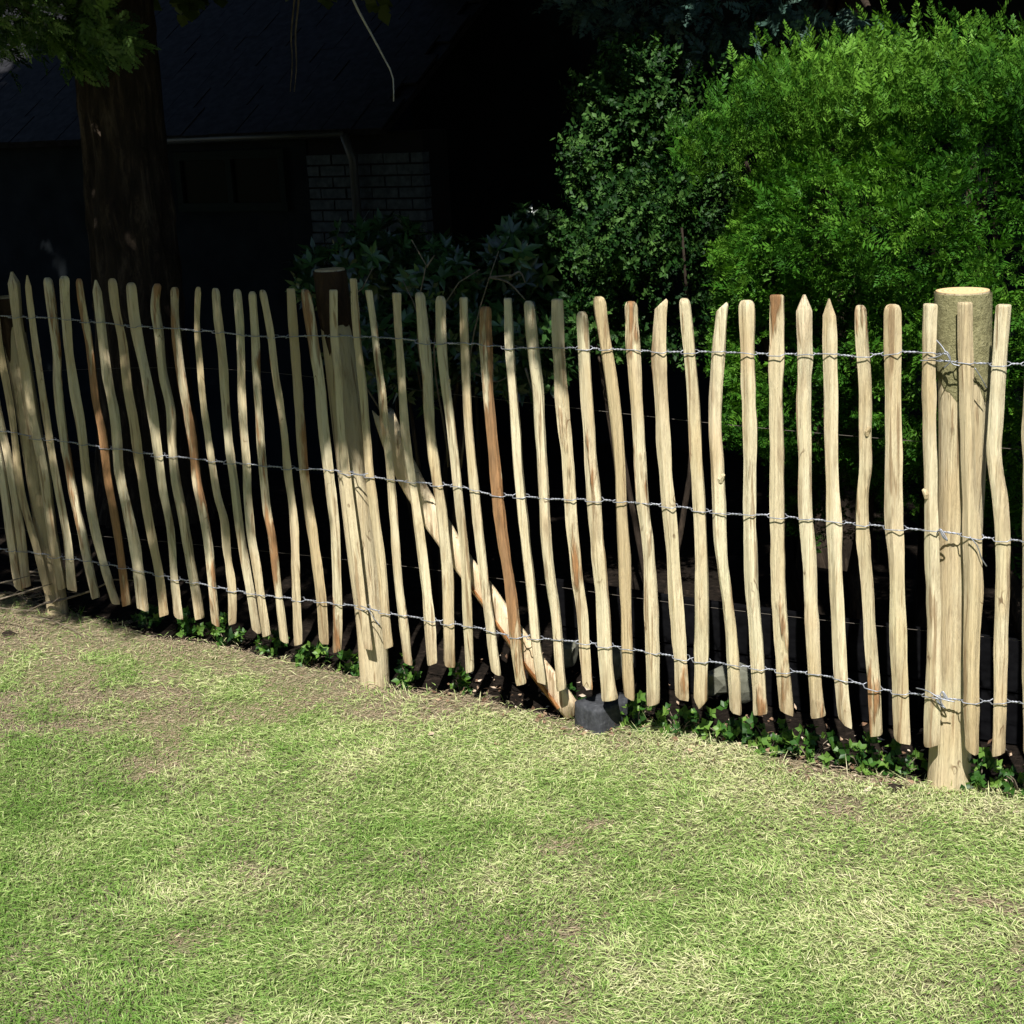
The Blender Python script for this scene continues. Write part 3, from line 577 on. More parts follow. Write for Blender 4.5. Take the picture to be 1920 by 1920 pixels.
o.matrix_world = Matrix([[ex[i], ey[i], ZV[i], g0[i]] for i in range(3)]+[[0, 0, 0, 1]])
def lump(name, p, r, sq, mat, seed, **k):
    bm = bmesh.new(); bmesh.ops.create_icosphere(bm, subdivisions=2, radius=1)
    for q in bm.verts:
        a = np.array(q.co); kf = .6+.7*noise(a*1.3+seed*3.1+9)+.5*noise(a*3+seed); a = np.sign(a)*np.abs(a)**.6
        q.co = Vector((a[0]*kf*r*sq[0], a[1]*kf*r*sq[1], a[2]*kf*r*sq[2]))
    me = bpy.data.meshes.new(name); bm.to_mesh(me); bm.free()
    o = link(name, me, mat, **k); o.location = Vector(p); o.rotation_euler[2] = seed; return o
for i, (px, py, w, r, lab) in enumerate([(1066, 1224, D+.34, .034, 'pale stone behind the palings next to the diagonal brace'), (1158, 1238, D+.34, .036, 'pale stone behind the palings above the black block'),
        (1350, 1277, D+.30, .036, 'pale stone behind the palings, left of the pair on the right'), (1392, 1286, D+.30, .042, 'pale stone behind the palings, right of the pair on the right')]):
    p = onW(px, py, w); lump('stone', p, r, (1.1, .8, 1.0), M_STONE, i+1.3, label=lab, cat='stone', group='pale stones behind the fence')
p = gp(1677, 1487); lump('clod', p+ZV*.008, .016, (1, 1, .8), M_TRUNK, 4.4, label='small dark clod on the lawn left of the thick right post', cat='clod')
p = gp(18, 1194); lump('clod', p+ZV*.006, .018, (1.3, 1, .6), M_TRUNK, 2.4, label='small dark clod on the lawn at the far left edge', cat='clod')
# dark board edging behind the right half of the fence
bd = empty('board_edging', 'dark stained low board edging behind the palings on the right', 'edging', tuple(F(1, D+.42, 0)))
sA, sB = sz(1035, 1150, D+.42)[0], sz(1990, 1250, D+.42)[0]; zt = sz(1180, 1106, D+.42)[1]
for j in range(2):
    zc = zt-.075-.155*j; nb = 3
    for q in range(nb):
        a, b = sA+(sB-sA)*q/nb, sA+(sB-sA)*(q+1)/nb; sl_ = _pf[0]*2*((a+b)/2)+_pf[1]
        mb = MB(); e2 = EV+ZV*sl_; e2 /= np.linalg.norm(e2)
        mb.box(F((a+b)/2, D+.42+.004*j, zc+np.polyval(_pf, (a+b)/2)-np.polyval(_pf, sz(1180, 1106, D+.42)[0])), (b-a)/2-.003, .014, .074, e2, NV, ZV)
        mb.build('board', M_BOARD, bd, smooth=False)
# old thin wire strands strung behind
for row, lab in (('-60,700 430,693 900,745 1400,800 2000,850', 'thin old upper wire strand running behind the palings'), ('-60,985 440,1028 760,1062 1340,1140 2000,1210', 'thin old lower wire strand running behind the palings')):
    P = [onW(x, y, D+.16) for x, y in PL(row)]; mb = MB(); mb.tube(catmull(P, 50), .0008, 4); mb.build('old_wire', M_RUST, None, label=lab, cat='wire')
# leaf litter
def litter(N):
    s = rng.uniform(-2.6, 1.9, N); w = D+.03+np.abs(rng.normal(0, .26, N))-.06; near = rng.random(N) < .12
    w = np.where(near, D-np.abs(rng.normal(0, .10, N)), w)
    P = F(0, 0, 0)+s[:, None]*EV+w[:, None]*NV+(G(s, w)+rng.uniform(.004, .02, N))[:, None]*ZV
    a = rng.uniform(0, 6.28, N); d = np.stack([np.cos(a), np.sin(a), rng.normal(0, .3, N)], -1)
    lf = [leaf(np.array([0, 0, 0.]), np.array([0, 1., 0]), np.array([0, 0, 1.]), 1, wd, .1, dr_) for wd, dr_ in ((.5, .1), (.35, -.2), (.65, .2))]
    return scatter('leaf_litter', lf, P, d, rng.uniform(.008, .028, N), rng.normal(0, .6, N), rng.random(N))
link('leaf_litter', litter(2200), M_LITTER, label='dry brown leaf litter scattered along the fence line', cat='leaf litter', kind='stuff')
# fallen twigs and roots at the left end
br = empty('brushwood_heap', 'heap of dry twigs and roots at the left end of the fence', 'brushwood', tuple(gp(30, 1150)))
for i in range(22):
    a = gp(random.uniform(-90, 95), random.uniform(1085, 1175)); q = random.uniform(-.5, .7); l = random.uniform(.12, .42)
    P = [a+ZV*random.uniform(.005, .08)]
    dd = math.cos(q)*EV+math.sin(q)*.5*NV+ZV*random.uniform(-.1, .35)
    for k in range(4): P.append(P[-1]+dd*l/4+np.array([random.gauss(0, .012), random.gauss(0, .012), random.gauss(0, .012)]))
    mb = MB(); r0 = random.uniform(.002, .006); mb.tube(P, [r0, r0, r0*.8, r0*.6, r0*.4], 5); mb.build('twig', M_TWIG, br)
# ivy and low plants along the foot of the fence
IV = [(262, 1166, 40, 'dark ivy at the fence foot near the left post'), (345, 1180, 52, 'ivy sprawling under the shaded pales, left of the middle post'), (420, 1192, 60, 'ivy with small bright leaves under the rust coloured pale'), (500, 1210, 55, 'ivy patch midway between the left and middle posts'),
      (585, 1228, 55, 'ivy creeping just left of the middle post foot'), (655, 1248, 40, 'ivy tuft touching the left side of the middle post'), (770, 1262, 40, 'small plant just right of the middle post'), (905, 1255, 30, 'single small plant beside the brace'),
      (1118, 1290, 34, 'leafy tuft just behind the black block'), (1215, 1330, 55, 'bright ivy to the right of the black block'), (1290, 1345, 55, 'ivy under the pointed pale, right of the block'), (1380, 1352, 62, 'ivy below the pair of pale stones'),
      (1460, 1370, 66, 'broad leaved ivy in the sunny gap right of the stones'), (1545, 1385, 66, 'ivy under the pales midway between the stones and thick post'), (1630, 1408, 66, 'ivy clump left of the thick right post'), (1700, 1430, 50, 'ivy tuft against the left side of the thick post'),
      (1860, 1430, 70, 'ivy clump right of the thick post'), (1935, 1440, 70, 'ivy at the far right edge of the fence')]
for i, (px, py, wpx, lab) in enumerate(IV):
    base = gp(px, py+20); base = base+NV*(D+.10-base@NV); base[2] = float(G(base@EV, base@NV))
    R = wpx/FPX*4.4*.62; e = empty('ivy_plant', lab, 'ivy', tuple(base), 'ivy plants along the fence foot'); N = int(10+wpx*.38)
    q = rng.uniform(0, 6.28, N); rr = R*np.sqrt(rng.random(N)); hz = rng.uniform(.01, .12, N)*(1-.5*rr/R)
    s_ = rr*np.cos(q)*1.25; w_ = rr*np.sin(q)*.9; gz = G(base@EV+s_, base@NV+w_)
    P = base+s_[:, None]*EV+w_[:, None]*NV; P[:, 2] = gz+hz
    d = np.stack([rng.normal(0, .5, N), rng.normal(-.5, .5, N), rng.uniform(.3, 1, N)], -1)
    me = scatter('leaves', IVY, P, d, rng.uniform(.011, .030, N), rng.uniform(0, 6.28, N), rng.uniform(0, 1, N))
    lo = link('leaves', me, M_IVY, kind='stuff'); reparent(lo, e)
    mb = MB()
    for k in range(6):
        a = P[rng.integers(N)]; mb.tube([base-ZV*.01, (base+a)/2+ZV*.012, a], [.0022, .0018, .001], 4)
    mb.build('stem', M_TWIG, e)
# green shoot by the left post
sh = empty('green_shoot', 'little bright green shoot on bare soil by the left post', 'plant', tuple(gp(150, 1158)))
P = np.array([list(gp(150, 1160))]*5); d = np.array([[-.5, -.2, .9], [.4, -.1, 1], [.1, .3, 1], [-.9, 0, .4], [.9, -.3, .4]])
q = link('leaves', scatter('leaves', [leaf(np.array([0, 0, 0.]), np.array([0, 1., .0]), np.array([0, 0, 1.]), 1, .25)], P, d, np.array([.06, .06, .05, .05, .045]), np.zeros(5), np.full(5, .8)), M_IVY); reparent(q, sh)
# ------------------------------------------------------------------ clipped yew hedge on the right
def smooth(x, a, b):
    t = np.clip((x-a)/(b-a), 0, 1); return t*t*(3-2*t)
hA = sz(1262, 400, D+.55)[0]; hB = sz(2150, 400, D+.55)[0]
def hedge_top(s):
    u = (s-hA); return 1.54+.19*smooth(u, -.02, .30)+.12*(noise(np.stack([s, s*0, s*0], -1), 3.1, 2)-.5)
def hedge_front(s, z):
    u = s-hA; p = np.stack([s, z, z*0], -1)
    return D+.98-.62*smooth(z, .40, 1.0)+.55*smooth(z-hedge_top(s), -.5, .05)**2+.55*np.clip(1-u/.35, 0, 1.4)**2 - .50*(fbm(p, 3.0, 6)-.5)-.24*(noise(p, 10, 7)-.5)
hedge = empty('yew_hedge', 'broad bright green yew hedge rising behind the right half of the fence', 'hedge', tuple(F((hA+hB)/2, D+1.1, G((hA+hB)/2, D+1.1))))
def hedge_pts(N, din, zlo=.30):
    s = rng.uniform(hA-.08, hB, N); tp = hedge_top(s); z = zlo+(tp-zlo)*rng.random(N)**.8
    w = hedge_front(s, z)+din*rng.random(N)**1.6
    k = rng.random(N) < np.where(z < .95, .75, 1.); s, w, z, tp = s[k], w[k], z[k], tp[k]
    return s, w, z, tp
parts = []
for N, din, sc0, sc1 in ((29500, .16, .029, .052), (4500, .5, .06, .09)):
    s, w, z, tp = hedge_pts(N, din); n = len(s)
    nt = int(n*.28); st = rng.uniform(hA+.05, hB, nt); wt = D+.4+rng.random(nt)*1.0; zt_ = hedge_top(st)+rng.normal(-.02, .05, nt)+.09*(rng.random(nt) < .10)
    P = np.concatenate([s[:, None]*EV+w[:, None]*NV+z[:, None]*ZV, st[:, None]*EV+wt[:, None]*NV+zt_[:, None]*ZV])
    upk = np.concatenate([.25+.6*smooth(z-tp, -.5, 0), np.full(nt, 1.5)])
    d = -NV*np.concatenate([np.full(n, .75), np.full(nt, .25)])[:, None]+ZV*upk[:, None]+rng.normal(0, .42, (n+nt, 3))
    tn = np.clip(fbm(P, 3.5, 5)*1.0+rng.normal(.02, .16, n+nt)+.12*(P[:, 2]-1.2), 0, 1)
    kk = (noise(P, 9., 71) > .30) & ((fbm(P, 5., 75) > .40) | (rng.random(n+nt) < .35)); P, d, tn = P[kk], d[kk], tn[kk]
    parts.append((P, d, rng.uniform(sc0, sc1, len(P)), tn))
P, d, sc, tn = [np.concatenate(x) for x in zip(*parts)]
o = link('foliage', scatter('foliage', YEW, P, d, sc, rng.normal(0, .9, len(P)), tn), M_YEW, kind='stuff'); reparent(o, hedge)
for i in range(16):
    s = hA+.15+(hB-hA-.2)*i/15; b = F(s, D+1.15+random.uniform(-.1, .1), G(s, D+1.15)-.03); mb = MB(); P_ = [b]
    for k in range(6): P_.append(P_[-1]+ZV*.27+EV*random.gauss(0, .05)+NV*random.gauss(-.03, .05))
    mb.tube(P_, [.028, .026, .022, .018, .014, .010, .006], 6); mb.build('stem', M_TRUNK, hedge)
# ------------------------------------------------------------------ shrubs behind the fence
def shrub(name, label, cat, tm, mat, blobs, N, sc, w0, seed, stems=3, tintmax=1., clump=0.):
    cs = [onW(px, py, w0+dw) for px, py, rx, ry, dw in blobs]; c0 = np.mean(cs, axis=0); g_ = F(c0@EV, w0, 0); g_[2] = float(G(c0@EV, w0))
    e = empty(name, label, cat, tuple(g_)); Ps = []; Ds = []
    tot = sum(b[2]*b[3] for b in blobs)
    for (px, py, rx, ry, dw), c in zip(blobs, cs):
        n = int(N*rx*ry/tot); k = depth(px, py, w0)/FPX; v = rng.normal(0, 1, (n, 3)); v /= np.linalg.norm(v, axis=1, keepdims=True)
        r = (.45+.55*rng.random(n)**.6)*(.75+.5*noise(v*1.5+seed+9, 1.6))
        q = v*r[:, None]; Ps.append(c+q[:, 0:1]*EV*rx*k+q[:, 1:2]*NV*.5*(rx+ry)*k+q[:, 2:3]*ZV*ry*k); Ds.append(v+np.array([0, -.2, .5])+rng.normal(0, .35, (n, 3)))
    P = np.concatenate(Ps); d = np.concatenate(Ds); n = len(P); k = P[:, 2] > G(P@EV, P@NV)+.04
    k &= (P@NV) > D+.10
    k &= (fbm(P, 4.2, seed+40) > clump) | (rng.random(n) < .12)
    P, d = P[k], d[k]; n = len(P)
    o = link('foliage', scatter('foliage', tm, P, d, rng.uniform(*sc, n), rng.uniform(0, 6.28, n), np.clip(rng.random(n)**1.3*tintmax, 0, 1)), mat, kind='stuff'); reparent(o, e)
    for i in range(stems):
        t = P[rng.integers(n)]; b = g_+EV*random.gauss(0, .08)+NV*random.gauss(0, .06)-ZV*.03; m_ = (b+t)/2+np.array([random.gauss(0, .06) for _ in range(3)])
        mb = MB(); mb.tube(catmull([b, m_, t], 8), list(np.linspace(.014, .004, 8)), 5); mb.build('stem', M_TRUNK, e)
    return e, g_
shrub('box_shrub', 'grey green small leaved shrub left of the hedge', 'shrub', BOX, M_BOX, [(1215, 190, 120, 110, 0), (1200, 300, 130, 110, -.1), (1170, 430, 130, 110, -.2), (1290, 420, 110, 110, 0), (1230, 560, 150, 120, -.1), (1085, 500, 90, 90, -.1)], 8200, (.04, .075), D+1.0, 3, clump=.50)
e, g_ = shrub('laurel_shrub', 'dark glossy leaved shrub with bare twigs behind the middle of the fence', 'shrub', RHODO, M_RHODO, [(610, 520, 70, 60, 0), (720, 480, 110, 80, 0), (860, 520, 130, 80, 0), (1000, 480, 100, 100, .1), (760, 640, 160, 110, 0), (960, 640, 150, 110, 0)], 1500, (.035, .065), D+.75, 8, 6)
for P_ in (['790,540 800,500 780,470 772,450', '800,500 815,478', '905,560 918,520 935,470', '918,520 950,528 985,562', '918,520 965,515', '770,555 755,525', '650,560 690,530 700,500', '840,560 870,520 900,505', '955,520 975,510 985,530', '890,700 935,715 950,708', '985,690 1000,740 1005,760']):
    q = PL(P_); mb = MB(); pts = [onW(x, y, D+.42) for x, y in q]
    if P_[:3] in ('790', '905', '770', '650', '840'): pts = [pts[0]+(g_-pts[0])*.6+ZV*.1]+pts
    mb.tube(catmull(pts, 10), list(np.linspace(.0042, .0018, 10)), 5); mb.build('twig', M_TWIG, e)
# ------------------------------------------------------------------ big conifer behind the left half, its boughs shading the fence
def ptY(px, py, Y):
    r = ray(px, py); return CAMP+r*(Y/r[1])
tb = ptY(238, 480, 6.7); tb[2] = float(G(tb@EV, tb@NV)); tt = ptY(222, 150, 6.7)
con = empty('conifer_tree', 'big old conifer with a thick dark trunk behind the left half of the fence', 'tree', tuple(tb))
lean = (tt-tb)/(tt[2]-tb[2]); mb = MB(); n = 72; v = []; Z = list(np.linspace(-.1, 2.6, 64))+[3, 4, 5, 6.5, 8, 10]
for i, z in enumerate(Z):
    r0 = .19-.012*z+.10*math.exp(-max(z, 0)/.22)
    for k in range(n):
        q = 2*math.pi*k/n; cq, sq_ = math.cos(q), math.sin(q)
        rr = r0*(1+.16*(noise(np.array([cq*2.1+4, sq_*2.1+4, z*.9]))-.5)-.17*abs(noise(np.array([cq*9+14, sq_*9+14, z*2.6]))-.5)*2-.10*abs(noise(np.array([cq*19+24, sq_*19+24, z*6.]))-.5)*2+.10)
        v.append(tb+lean*z+np.array([rr*cq, rr*sq_, 0]))
mb.add(v, [(i*n+k, i*n+(k+1) % n, (i+1)*n+(k+1) % n, (i+1)*n+k) for i in range(len(Z)-1) for k in range(n)]); mb.build('trunk', M_TRUNK, con)
def crown_pts(N, axis_p, z0, z1, r0, r1):
    t = rng.random(N)**1.25; z = z0+(z1-z0)*t; R = (r0+(r1-r0)*t)*(.35+.65*rng.random(N)**.5); a = rng.uniform(0, 6.28, N)
    k = .75+.5*noise(np.stack([np.cos(a)*2+5, np.sin(a)*2+5, z*.8], -1), 1.); R = R*k
    P = np.stack([axis_p[0]+R*np.cos(a), axis_p[1]+R*np.sin(a), z-.18*R+.2], -1)
    d = np.stack([np.cos(a), np.sin(a), -.25+0*a], -1)+rng.normal(0, .3, (N, 3)); return P, d
def sunplane(P):                                        # where the sun ray through P crosses the fence plane
    k = (D-P@NV)/(TR@NV); Q = P+k[:, None]*TR; return Q@EV, Q[:, 2]
P1, d1 = crown_pts(3400, tb, 3.0, 11.5, 3.6, .4); P1[:, 2] = np.maximum(P1[:, 2], 2.55+.2*rng.random(len(P1)))
# boughs reaching over the fence: placed up-sun of the stretch of fence that lies in dappled shade
sL, sR = sz(-420, 600)[0], sz(1085, 560)[0]; sG = sz(215, 1130)[0]; ztop = sz(800, 550)[1]
def shade_lim(z): return sR-.34*np.clip((z-1.35)/.6, 0, 1)+.30*np.clip((z-3.2)/1., 0, 1)
lbs, lbz = sunplane(np.array([onW(150, 70, D+.75)]))
def shade_floor(s_): return np.where(s_ < sR, .20+np.clip((s_-sG)/(sR-sG), -.1, 1)*(ztop-.20), 9)
qs, qz = sunplane(P1); k = (np.hypot(qs-lbs, qz-lbz) > .70) & (qz > np.where(qs < shade_lim(qz), np.maximum(shade_floor(qs)+.35, 1.3), 4.3+.5*(noise(np.stack([qs, qs*0, qs*0], -1), 2.)))); P1, d1 = P1[k], d1[k]
N = 9500; lowt = rng.random(N) < .5; cs_ = rng.uniform(sL, sR+.35, N); cz = np.where(lowt, rng.uniform(.1, 1.35, N), rng.uniform(1.35, 4.6, N))
lim = shade_lim(cz)
clump = fbm(np.stack([cs_*1.3, cz, 0*cs_], -1), 8., 14)
ok = (cs_ < lim) & ((cz > shade_floor(cs_)-.12*rng.random(N)) | (cz > 1.32)) & ((clump > np.where(lowt, .515, .42)) | (rng.random(N) < np.where(lowt, .02, .5)))
ok &= (np.hypot(cs_-lbs, cz-lbz) > .60) | (rng.random(N) < .15)
cs_, cz = cs_[ok], cz[ok]; N = len(cs_)
h = np.maximum(2.75, cz+.25)+.7*rng.random(N)+.25*np.sin(cs_*3)
P2 = cs_[:, None]*EV+D*NV+cz[:, None]*ZV - TR[None]*((h-cz)/-TR[2])[:, None]
d2 = rng.normal(0, .6, (N, 3))+np.array([-.1, -.8, -.2])
big = cz > 1.35
o = link('crown', scatter('crown', BOUGH, P1, d1, rng.uniform(.35, .62, len(P1)), rng.normal(0, .5, len(P1)), rng.random(len(P1))), M_CROWN, kind='stuff'); reparent(o, con)
o = link('bough_foliage', scatter('bough_foliage', FIR, P2, d2, np.where(big, rng.uniform(.16, .30, N), rng.uniform(.09, .16, N)), rng.normal(0, .6, N), rng.random(N)), M_FIR, kind='stuff'); reparent(o, con)
ctr = []
for i in range(14):
    t = P2[rng.integers(N)]; z0 = min(max(t[2]+random.uniform(-.2, .8), 2.4), 6); a = tb+lean*z0; m_ = (a+t)/2+ZV*.25
    mb = MB(); mb.tube(catmull([a, m_, t], 12), list(np.linspace(.05, .008, 12)), 6); mb.build('limb', M_TRUNK, con)
# low bough showing in the top left corner
bp = []; 
for px, py, r, nn_ in ((40, 40, 50, 50), (110, 60, 50, 60), (175, 80, 45, 60), (215, 75, 40, 55), (140, 110, 35, 30), (60, -20, 60, 50), (160, 10, 50, 40), (-40, 20, 60, 50), (-30, 90, 50, 30)):
    for _ in range(int(nn_*1.7)): bp.append(onW(px+random.gauss(0, r*.5), py+random.gauss(0, r*.42), D+.75+random.gauss(0, .12)))
bp = np.array(bp); n = len(bp); d3 = rng.normal(0, .5, (n, 3))+np.array([.7, -.4, -.35])
o = link('low_bough', scatter('low_bough', FIR, bp, d3, rng.uniform(.06, .11, n), rng.normal(0, .9, n), np.clip(rng.normal(.7, .25, n), 0, 1)), M_FIR, kind='stuff'); reparent(o, con)
mb = MB(); mb.tube(catmull([tb+lean*2.6, onW(-60, -60, D+1.0), onW(60, 20, D+.8), onW(200, 85, D+.75)], 16), list(np.linspace(.045, .006, 16)), 6); mb.build('limb', M_TRUNK, con)
mb = MB(); mb.tube(catmull([onW(600, -260, D+1.4), onW(640, -60, D+1.4), onW(668, 12, D+1.4), onW(695, 62, D+1.4), onW(718, 105, D+1.4), onW(736, 142, D+1.4), onW(738, 190, D+1.4)], 24), list(np.linspace(.009, .0025, 24)), 6)
m = Mat('sunlit_twig', .6, .3); m.col((.62, .60, .55)); q = mb.build('bare_twig', m.m, con, label='bleached bare twig hanging down')  # bright colour stands in for sun falling on the twig
for j, x0 in enumerate((548, 556)):
    mb = MB(); mb.tube(catmull([onW(x0+8, -120, D+1.7), onW(x0+4, 0, D+1.7), onW(x0-2, 70, D+1.7), onW(x0, 120, D+1.7), onW(x0-4, 172, D+1.7)], 16), list(np.linspace(.006, .002, 16)), 5); mb.build('hanging_twig', M_TWIG, con)
# unseen second conifer, added left of the frame to complete the shade
fb = ptY(-520, 480, 7.2); fb[2] = float(G(fb@EV, fb@NV))
shade_fir = empty('conifer_tree', 'unseen second conifer added beyond the left edge to shade the house', 'tree', tuple(fb))
mb = MB(); mb.tube([fb-ZV*.1, fb+ZV*.6, fb+ZV*2, fb+ZV*5, fb+ZV*10], [.24, .19, .17, .12, .04], 14, jit=.12); mb.build('trunk', M_TRUNK, shade_fir)
P4, d4 = crown_pts(2600, fb, 3.0, 11.5, 3.6, .4); P4[:, 2] = np.maximum(P4[:, 2], 2.6+.2*rng.random(len(P4)))
qs, qz = sunplane(P4); k = (qz > 1.3) & (np.hypot(qs-lbs, qz-lbz) > .70); P4, d4 = P4[k], d4[k]
o = link('crown', scatter('crown', BOUGH, P4, d4, rng.uniform(.38, .62, len(P4)), rng.normal(0, .5, len(P4)), rng.random(len(P4))), M_CROWN, kind='stuff'); reparent(o, shade_fir)
# spruce behind the hedge
sb = F(sz(1560, 200, D+3.3)[0], D+3.3, 0); sb[2] = float(G(sb@EV, sb@NV))
spr = empty('spruce_tree', 'dark spruce standing behind the yew hedge at the upper right', 'tree', tuple(sb))
mb = MB(); mb.tube([sb-ZV*.1, sb+ZV*.6, sb+ZV*2, sb+ZV*5, sb+ZV*10], [.24, .19, .17, .12, .04], 14, jit=.12); mb.build('trunk', M_TRUNK, spr)
P3, d3 = crown_pts(3400, sb, 3.1, 12.5, 4.0, .4); P3[:, 2] = np.maximum(P3[:, 2], 2.75+.2*rng.random(len(P3)))
qs, qz = sunplane(P3); k = qz > np.where(qs < sR, 1.4, 4.2+.6*noise(np.stack([qs, qs*0, qs*0], -1), 2.)); P3, d3 = P3[k], d3[k]
o = link('crown', scatter('crown', BOUGH, P3, d3, rng.uniform(.38, .65, len(P3)), rng.normal(0, .5, len(P3)), rng.random(len(P3))), M_CROWN, kind='stuff'); reparent(o, spr)
bp = []
for px, py, rx, ry, nn_ in ((1110, 15, 60, 20, 45), (1190, 40, 60, 25, 45), (1520, 45, 40, 16, 40), (1600, 40, 35, 12, 40), (1460, 20, 50, 20, 40), (1380, 60, 60, 25, 40), (1280, 15, 70, 25, 45), (1340, 100, 60, 20, 30), (1660, 45, 25, 12, 20)):
    for _ in range(nn_): bp.append(onW(px+random.gauss(0, rx*.6), py+random.gauss(0, ry*.6), D+1.9+random.gauss(0, .12)))
bp = np.array(bp); n = len(bp)
o = link('low_bough', scatter('low_bough', FIR, bp, rng.normal(0, .45, (n, 3))+np.array([-.3, -.8, -.2]), rng.uniform(.07, .13, n), rng.normal(0, .8, n), np.clip(rng.normal(.6, .25, n), 0, 1)), M_SPRUCE, kind='stuff'); reparent(o, spr)
for px in (1300, 1420, 1540, 1640):
    mb = MB(); a = sb+ZV*2.7; b = onW(px, 35, D+1.9); mb.tube(catmull([a, (a+b)/2+ZV*.15, b], 10), list(np.linspace(.04, .008, 10)), 6); mb.build('limb', M_TRUNK, spr)
# ------------------------------------------------------------------ house in the deep shade
HW = D+5.0
def hs(px, py=300): return sz(px, py, HW)[0]
zg = sz(495, 256, HW)[1]; s0h, s1h, s2h = hs(-900), hs(575), hs(792); GZ = -.95
ho = empty('low_house', 'low white brick house with tiled roof and gutter in deep shade behind the trees', 'house', tuple(F(hs(300), HW, GZ)))
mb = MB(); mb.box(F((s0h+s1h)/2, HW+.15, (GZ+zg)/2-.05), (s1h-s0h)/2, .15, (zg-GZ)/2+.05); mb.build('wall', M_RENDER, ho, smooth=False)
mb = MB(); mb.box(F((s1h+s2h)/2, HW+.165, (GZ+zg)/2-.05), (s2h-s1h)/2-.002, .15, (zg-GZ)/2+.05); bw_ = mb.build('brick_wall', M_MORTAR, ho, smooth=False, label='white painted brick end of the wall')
mb = MB(); mb.box((0, 0, 0), .1025, .04, .0315); brick = mb.mesh('brick', False); brick.materials.append(M_BRICK)
row = 0; z = zg-.17
while z > zg-1.25:
    a_ = s1h-(row % 2)*.1085
    while a_ < s2h-.03:
        l_, r_ = max(a_, s1h), min(a_+.205, s2h)
        if r_-l_ > .03:
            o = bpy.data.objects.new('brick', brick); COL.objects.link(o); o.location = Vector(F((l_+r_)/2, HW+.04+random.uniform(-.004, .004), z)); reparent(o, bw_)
            if r_-l_ < .2: o.data = brick.copy(); o.data.transform(Matrix.Identity(4)); [setattr(v_, 'co', v_.co-Vector(EV)*(v_.co.dot(Vector(EV))*(1-(r_-l_)/.205))) for v_ in o.data.vertices]
        a_ += .217
    z -= .076; row += 1
wA, wB = hs(338), hs(532); wz1, wz0 = sz(430, 290, HW)[1], sz(430, 388, HW)[1]
wi = MB(); wi.box(F((wA+wB)/2, HW-.008, (wz0+wz1)/2), (wB-wA)/2, .006, (wz1-wz0)/2); wo = wi.build('window', M_GLASS, ho, smooth=False)
fr = MB()
for a, b, c, d_ in ((wA, wB, wz1, .03), (wA, wB, wz0, .03)): fr.box(F((a+b)/2, HW-.02, c), (b-a)/2+.03, .018, d_)
for a in (wA, (wA+wB)/2, wB): fr.box(F(a, HW-.022, (wz0+wz1)/2), .025, .018, (wz1-wz0)/2-.031)
q = fr.build('window_frame', M_FRAME, None, smooth=False); reparent(q, wo)
mb = MB(); gl = [F(s, HW-.12, zg) for s in (hs(325), hs(500), hs(668))]; mb.tube(gl, .026, 10); mb.build('gutter', M_GUTTER, ho)
mb = MB(); mb.tube([F(hs(668), HW-.12, zg), F(hs(672), HW-.06, zg-.18), F(hs(672), HW-.05, GZ)], .03, 8); mb.build('downpipe', M_GUTTER, ho)
ra = math.radians(32); rz = np.array([0, 0, 1.])*math.sin(ra)+NV*math.cos(ra); rn = np.cross(EV, rz)
if rn[2] < 0: rn = -rn
r_s0, r_s1 = hs(-900), hs(745)
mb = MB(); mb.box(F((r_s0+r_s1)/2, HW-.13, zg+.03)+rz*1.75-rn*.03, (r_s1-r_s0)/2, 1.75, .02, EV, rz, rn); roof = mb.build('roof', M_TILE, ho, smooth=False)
mb = MB(); mb.box((0, 0, 0), .122, .17, .008, EV, rz, rn); tile = mb.mesh('tile', False); tile.materials.append(M_TILE)
for j in range(7):
    for i in range(19):
        s = r_s1-.125-.25*i-(j % 2)*.12
        o = bpy.data.objects.new('tile', tile); COL.objects.link(o)
        tl = F(s, HW-.13, zg+.03)+rz*(.15+.26*j)+rn*(.006+.007*random.random())
        o.location = Vector(tl); o.rotation_euler = (Vector(EV)*random.uniform(.028, .05)).to_tuple() if False else (random.uniform(.01, .02)*EV[0], random.uniform(.01, .02)*EV[1], 0); reparent(o, roof)
HB = D+6.6
ta = empty('tall_house', 'tall grey rendered house wall in deep shade at the back', 'house', tuple(F(1, HB, GZ)))
sA2, sB2 = sz(770, 200, HB)[0], 9.0
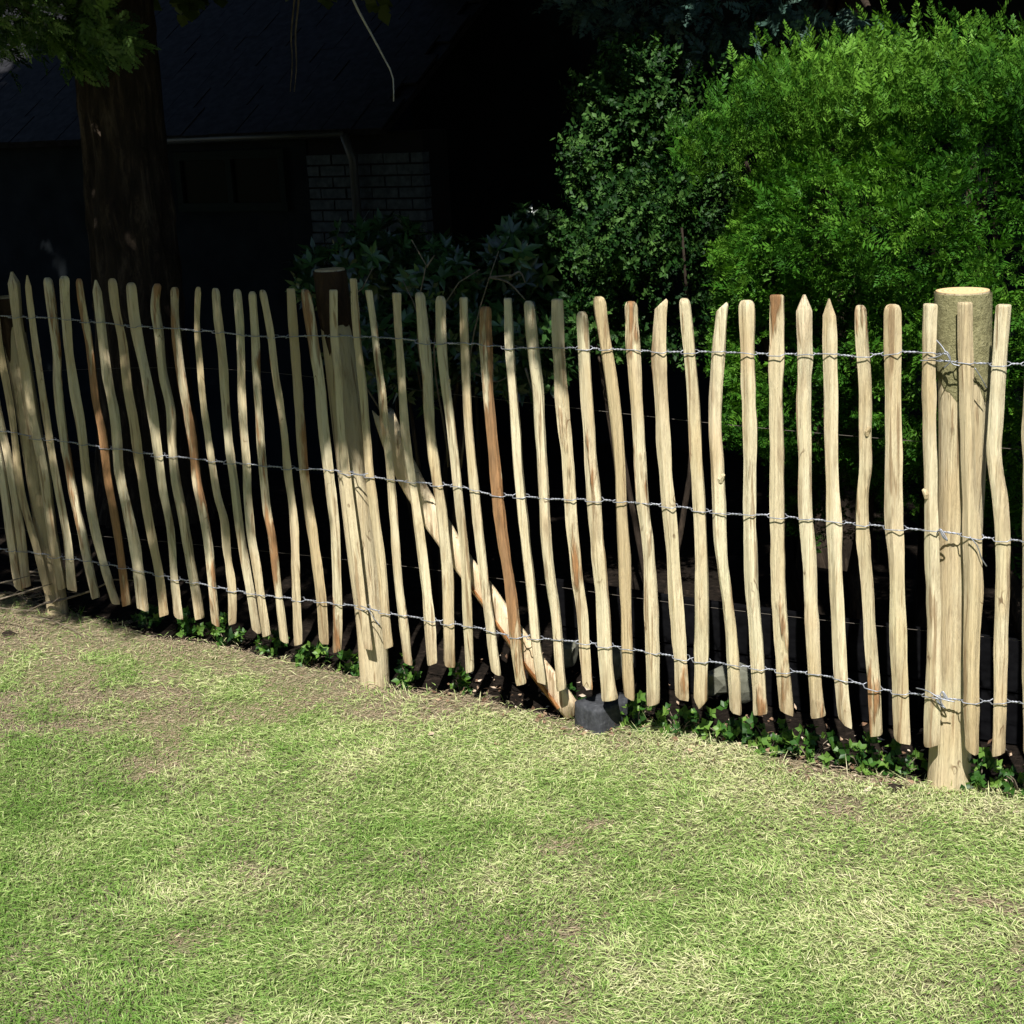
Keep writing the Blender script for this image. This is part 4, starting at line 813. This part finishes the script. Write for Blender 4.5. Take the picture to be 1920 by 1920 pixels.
mb = MB(); mb.box(F((sA2+sB2)/2, HB+.2, (GZ+6)/2), (sB2-sA2)/2, .2, (6-GZ)/2); mb.build('wall', M_RENDER, ta, smooth=False)
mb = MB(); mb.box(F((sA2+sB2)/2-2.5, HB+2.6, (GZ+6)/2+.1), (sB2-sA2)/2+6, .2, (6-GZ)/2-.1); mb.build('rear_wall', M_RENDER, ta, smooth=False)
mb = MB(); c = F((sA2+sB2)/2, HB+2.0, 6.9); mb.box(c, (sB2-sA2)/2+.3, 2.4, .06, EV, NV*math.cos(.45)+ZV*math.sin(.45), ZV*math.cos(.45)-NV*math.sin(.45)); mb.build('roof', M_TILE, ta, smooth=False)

# ------------------------------------------------------------------ unseen hedge added behind the camera to block low sky light
_s = np.linspace(-14, 14, 60); _z = np.concatenate([np.linspace(-.1, 4.6, 22), [4.7, 4.6, 2.5, -.1]]); _A, _B = np.meshgrid(np.arange(60), np.arange(26), indexing='ij')
_S, _Z = _s[_A], _z[_B]; _w = np.where(_B < 22, -7.0+.5*(fbm(np.stack([_S, _Z, 0*_S], -1), 1.1, 3)-.5)-.25*smooth(_Z, 3.6, 4.6), np.where(_B == 22, -7.8, -8.6))
_V = _S[..., None]*EV+_w[..., None]*NV+(_Z+.4*(noise(np.stack([_S, 0*_S, 0*_S], -1), .9, 2)-.5)*(_B > 15))[..., None]*ZV; _i = np.arange(60*26).reshape(60, 26)
_c = [_i[:-1, :-1], _i[1:, :-1], _i[1:, 1:], _i[:-1, 1:]]
_me = npmesh('sky_block_hedge', _V.reshape(-1, 3), np.concatenate([np.stack([_c[0], _c[1], _c[2]], -1).reshape(-1, 3), np.stack([_c[0], _c[2], _c[3]], -1).reshape(-1, 3)]), None, True)
m = Mat('sky_block_green', .8, .2); nn = m.noise(m.coord((1, 1, 1), False), 30, 5, .7); m.col(m.ramp(nn, [(.3, (.006, .018, .004)), (.5, (.025, .06, .012)), (.7, (.06, .12, .025))])); m.bump(nn, 1., .08)
link('sky_block_hedge', _me, m.m, label='unseen tall hedge added behind the camera to darken the shade', cat='hedge')
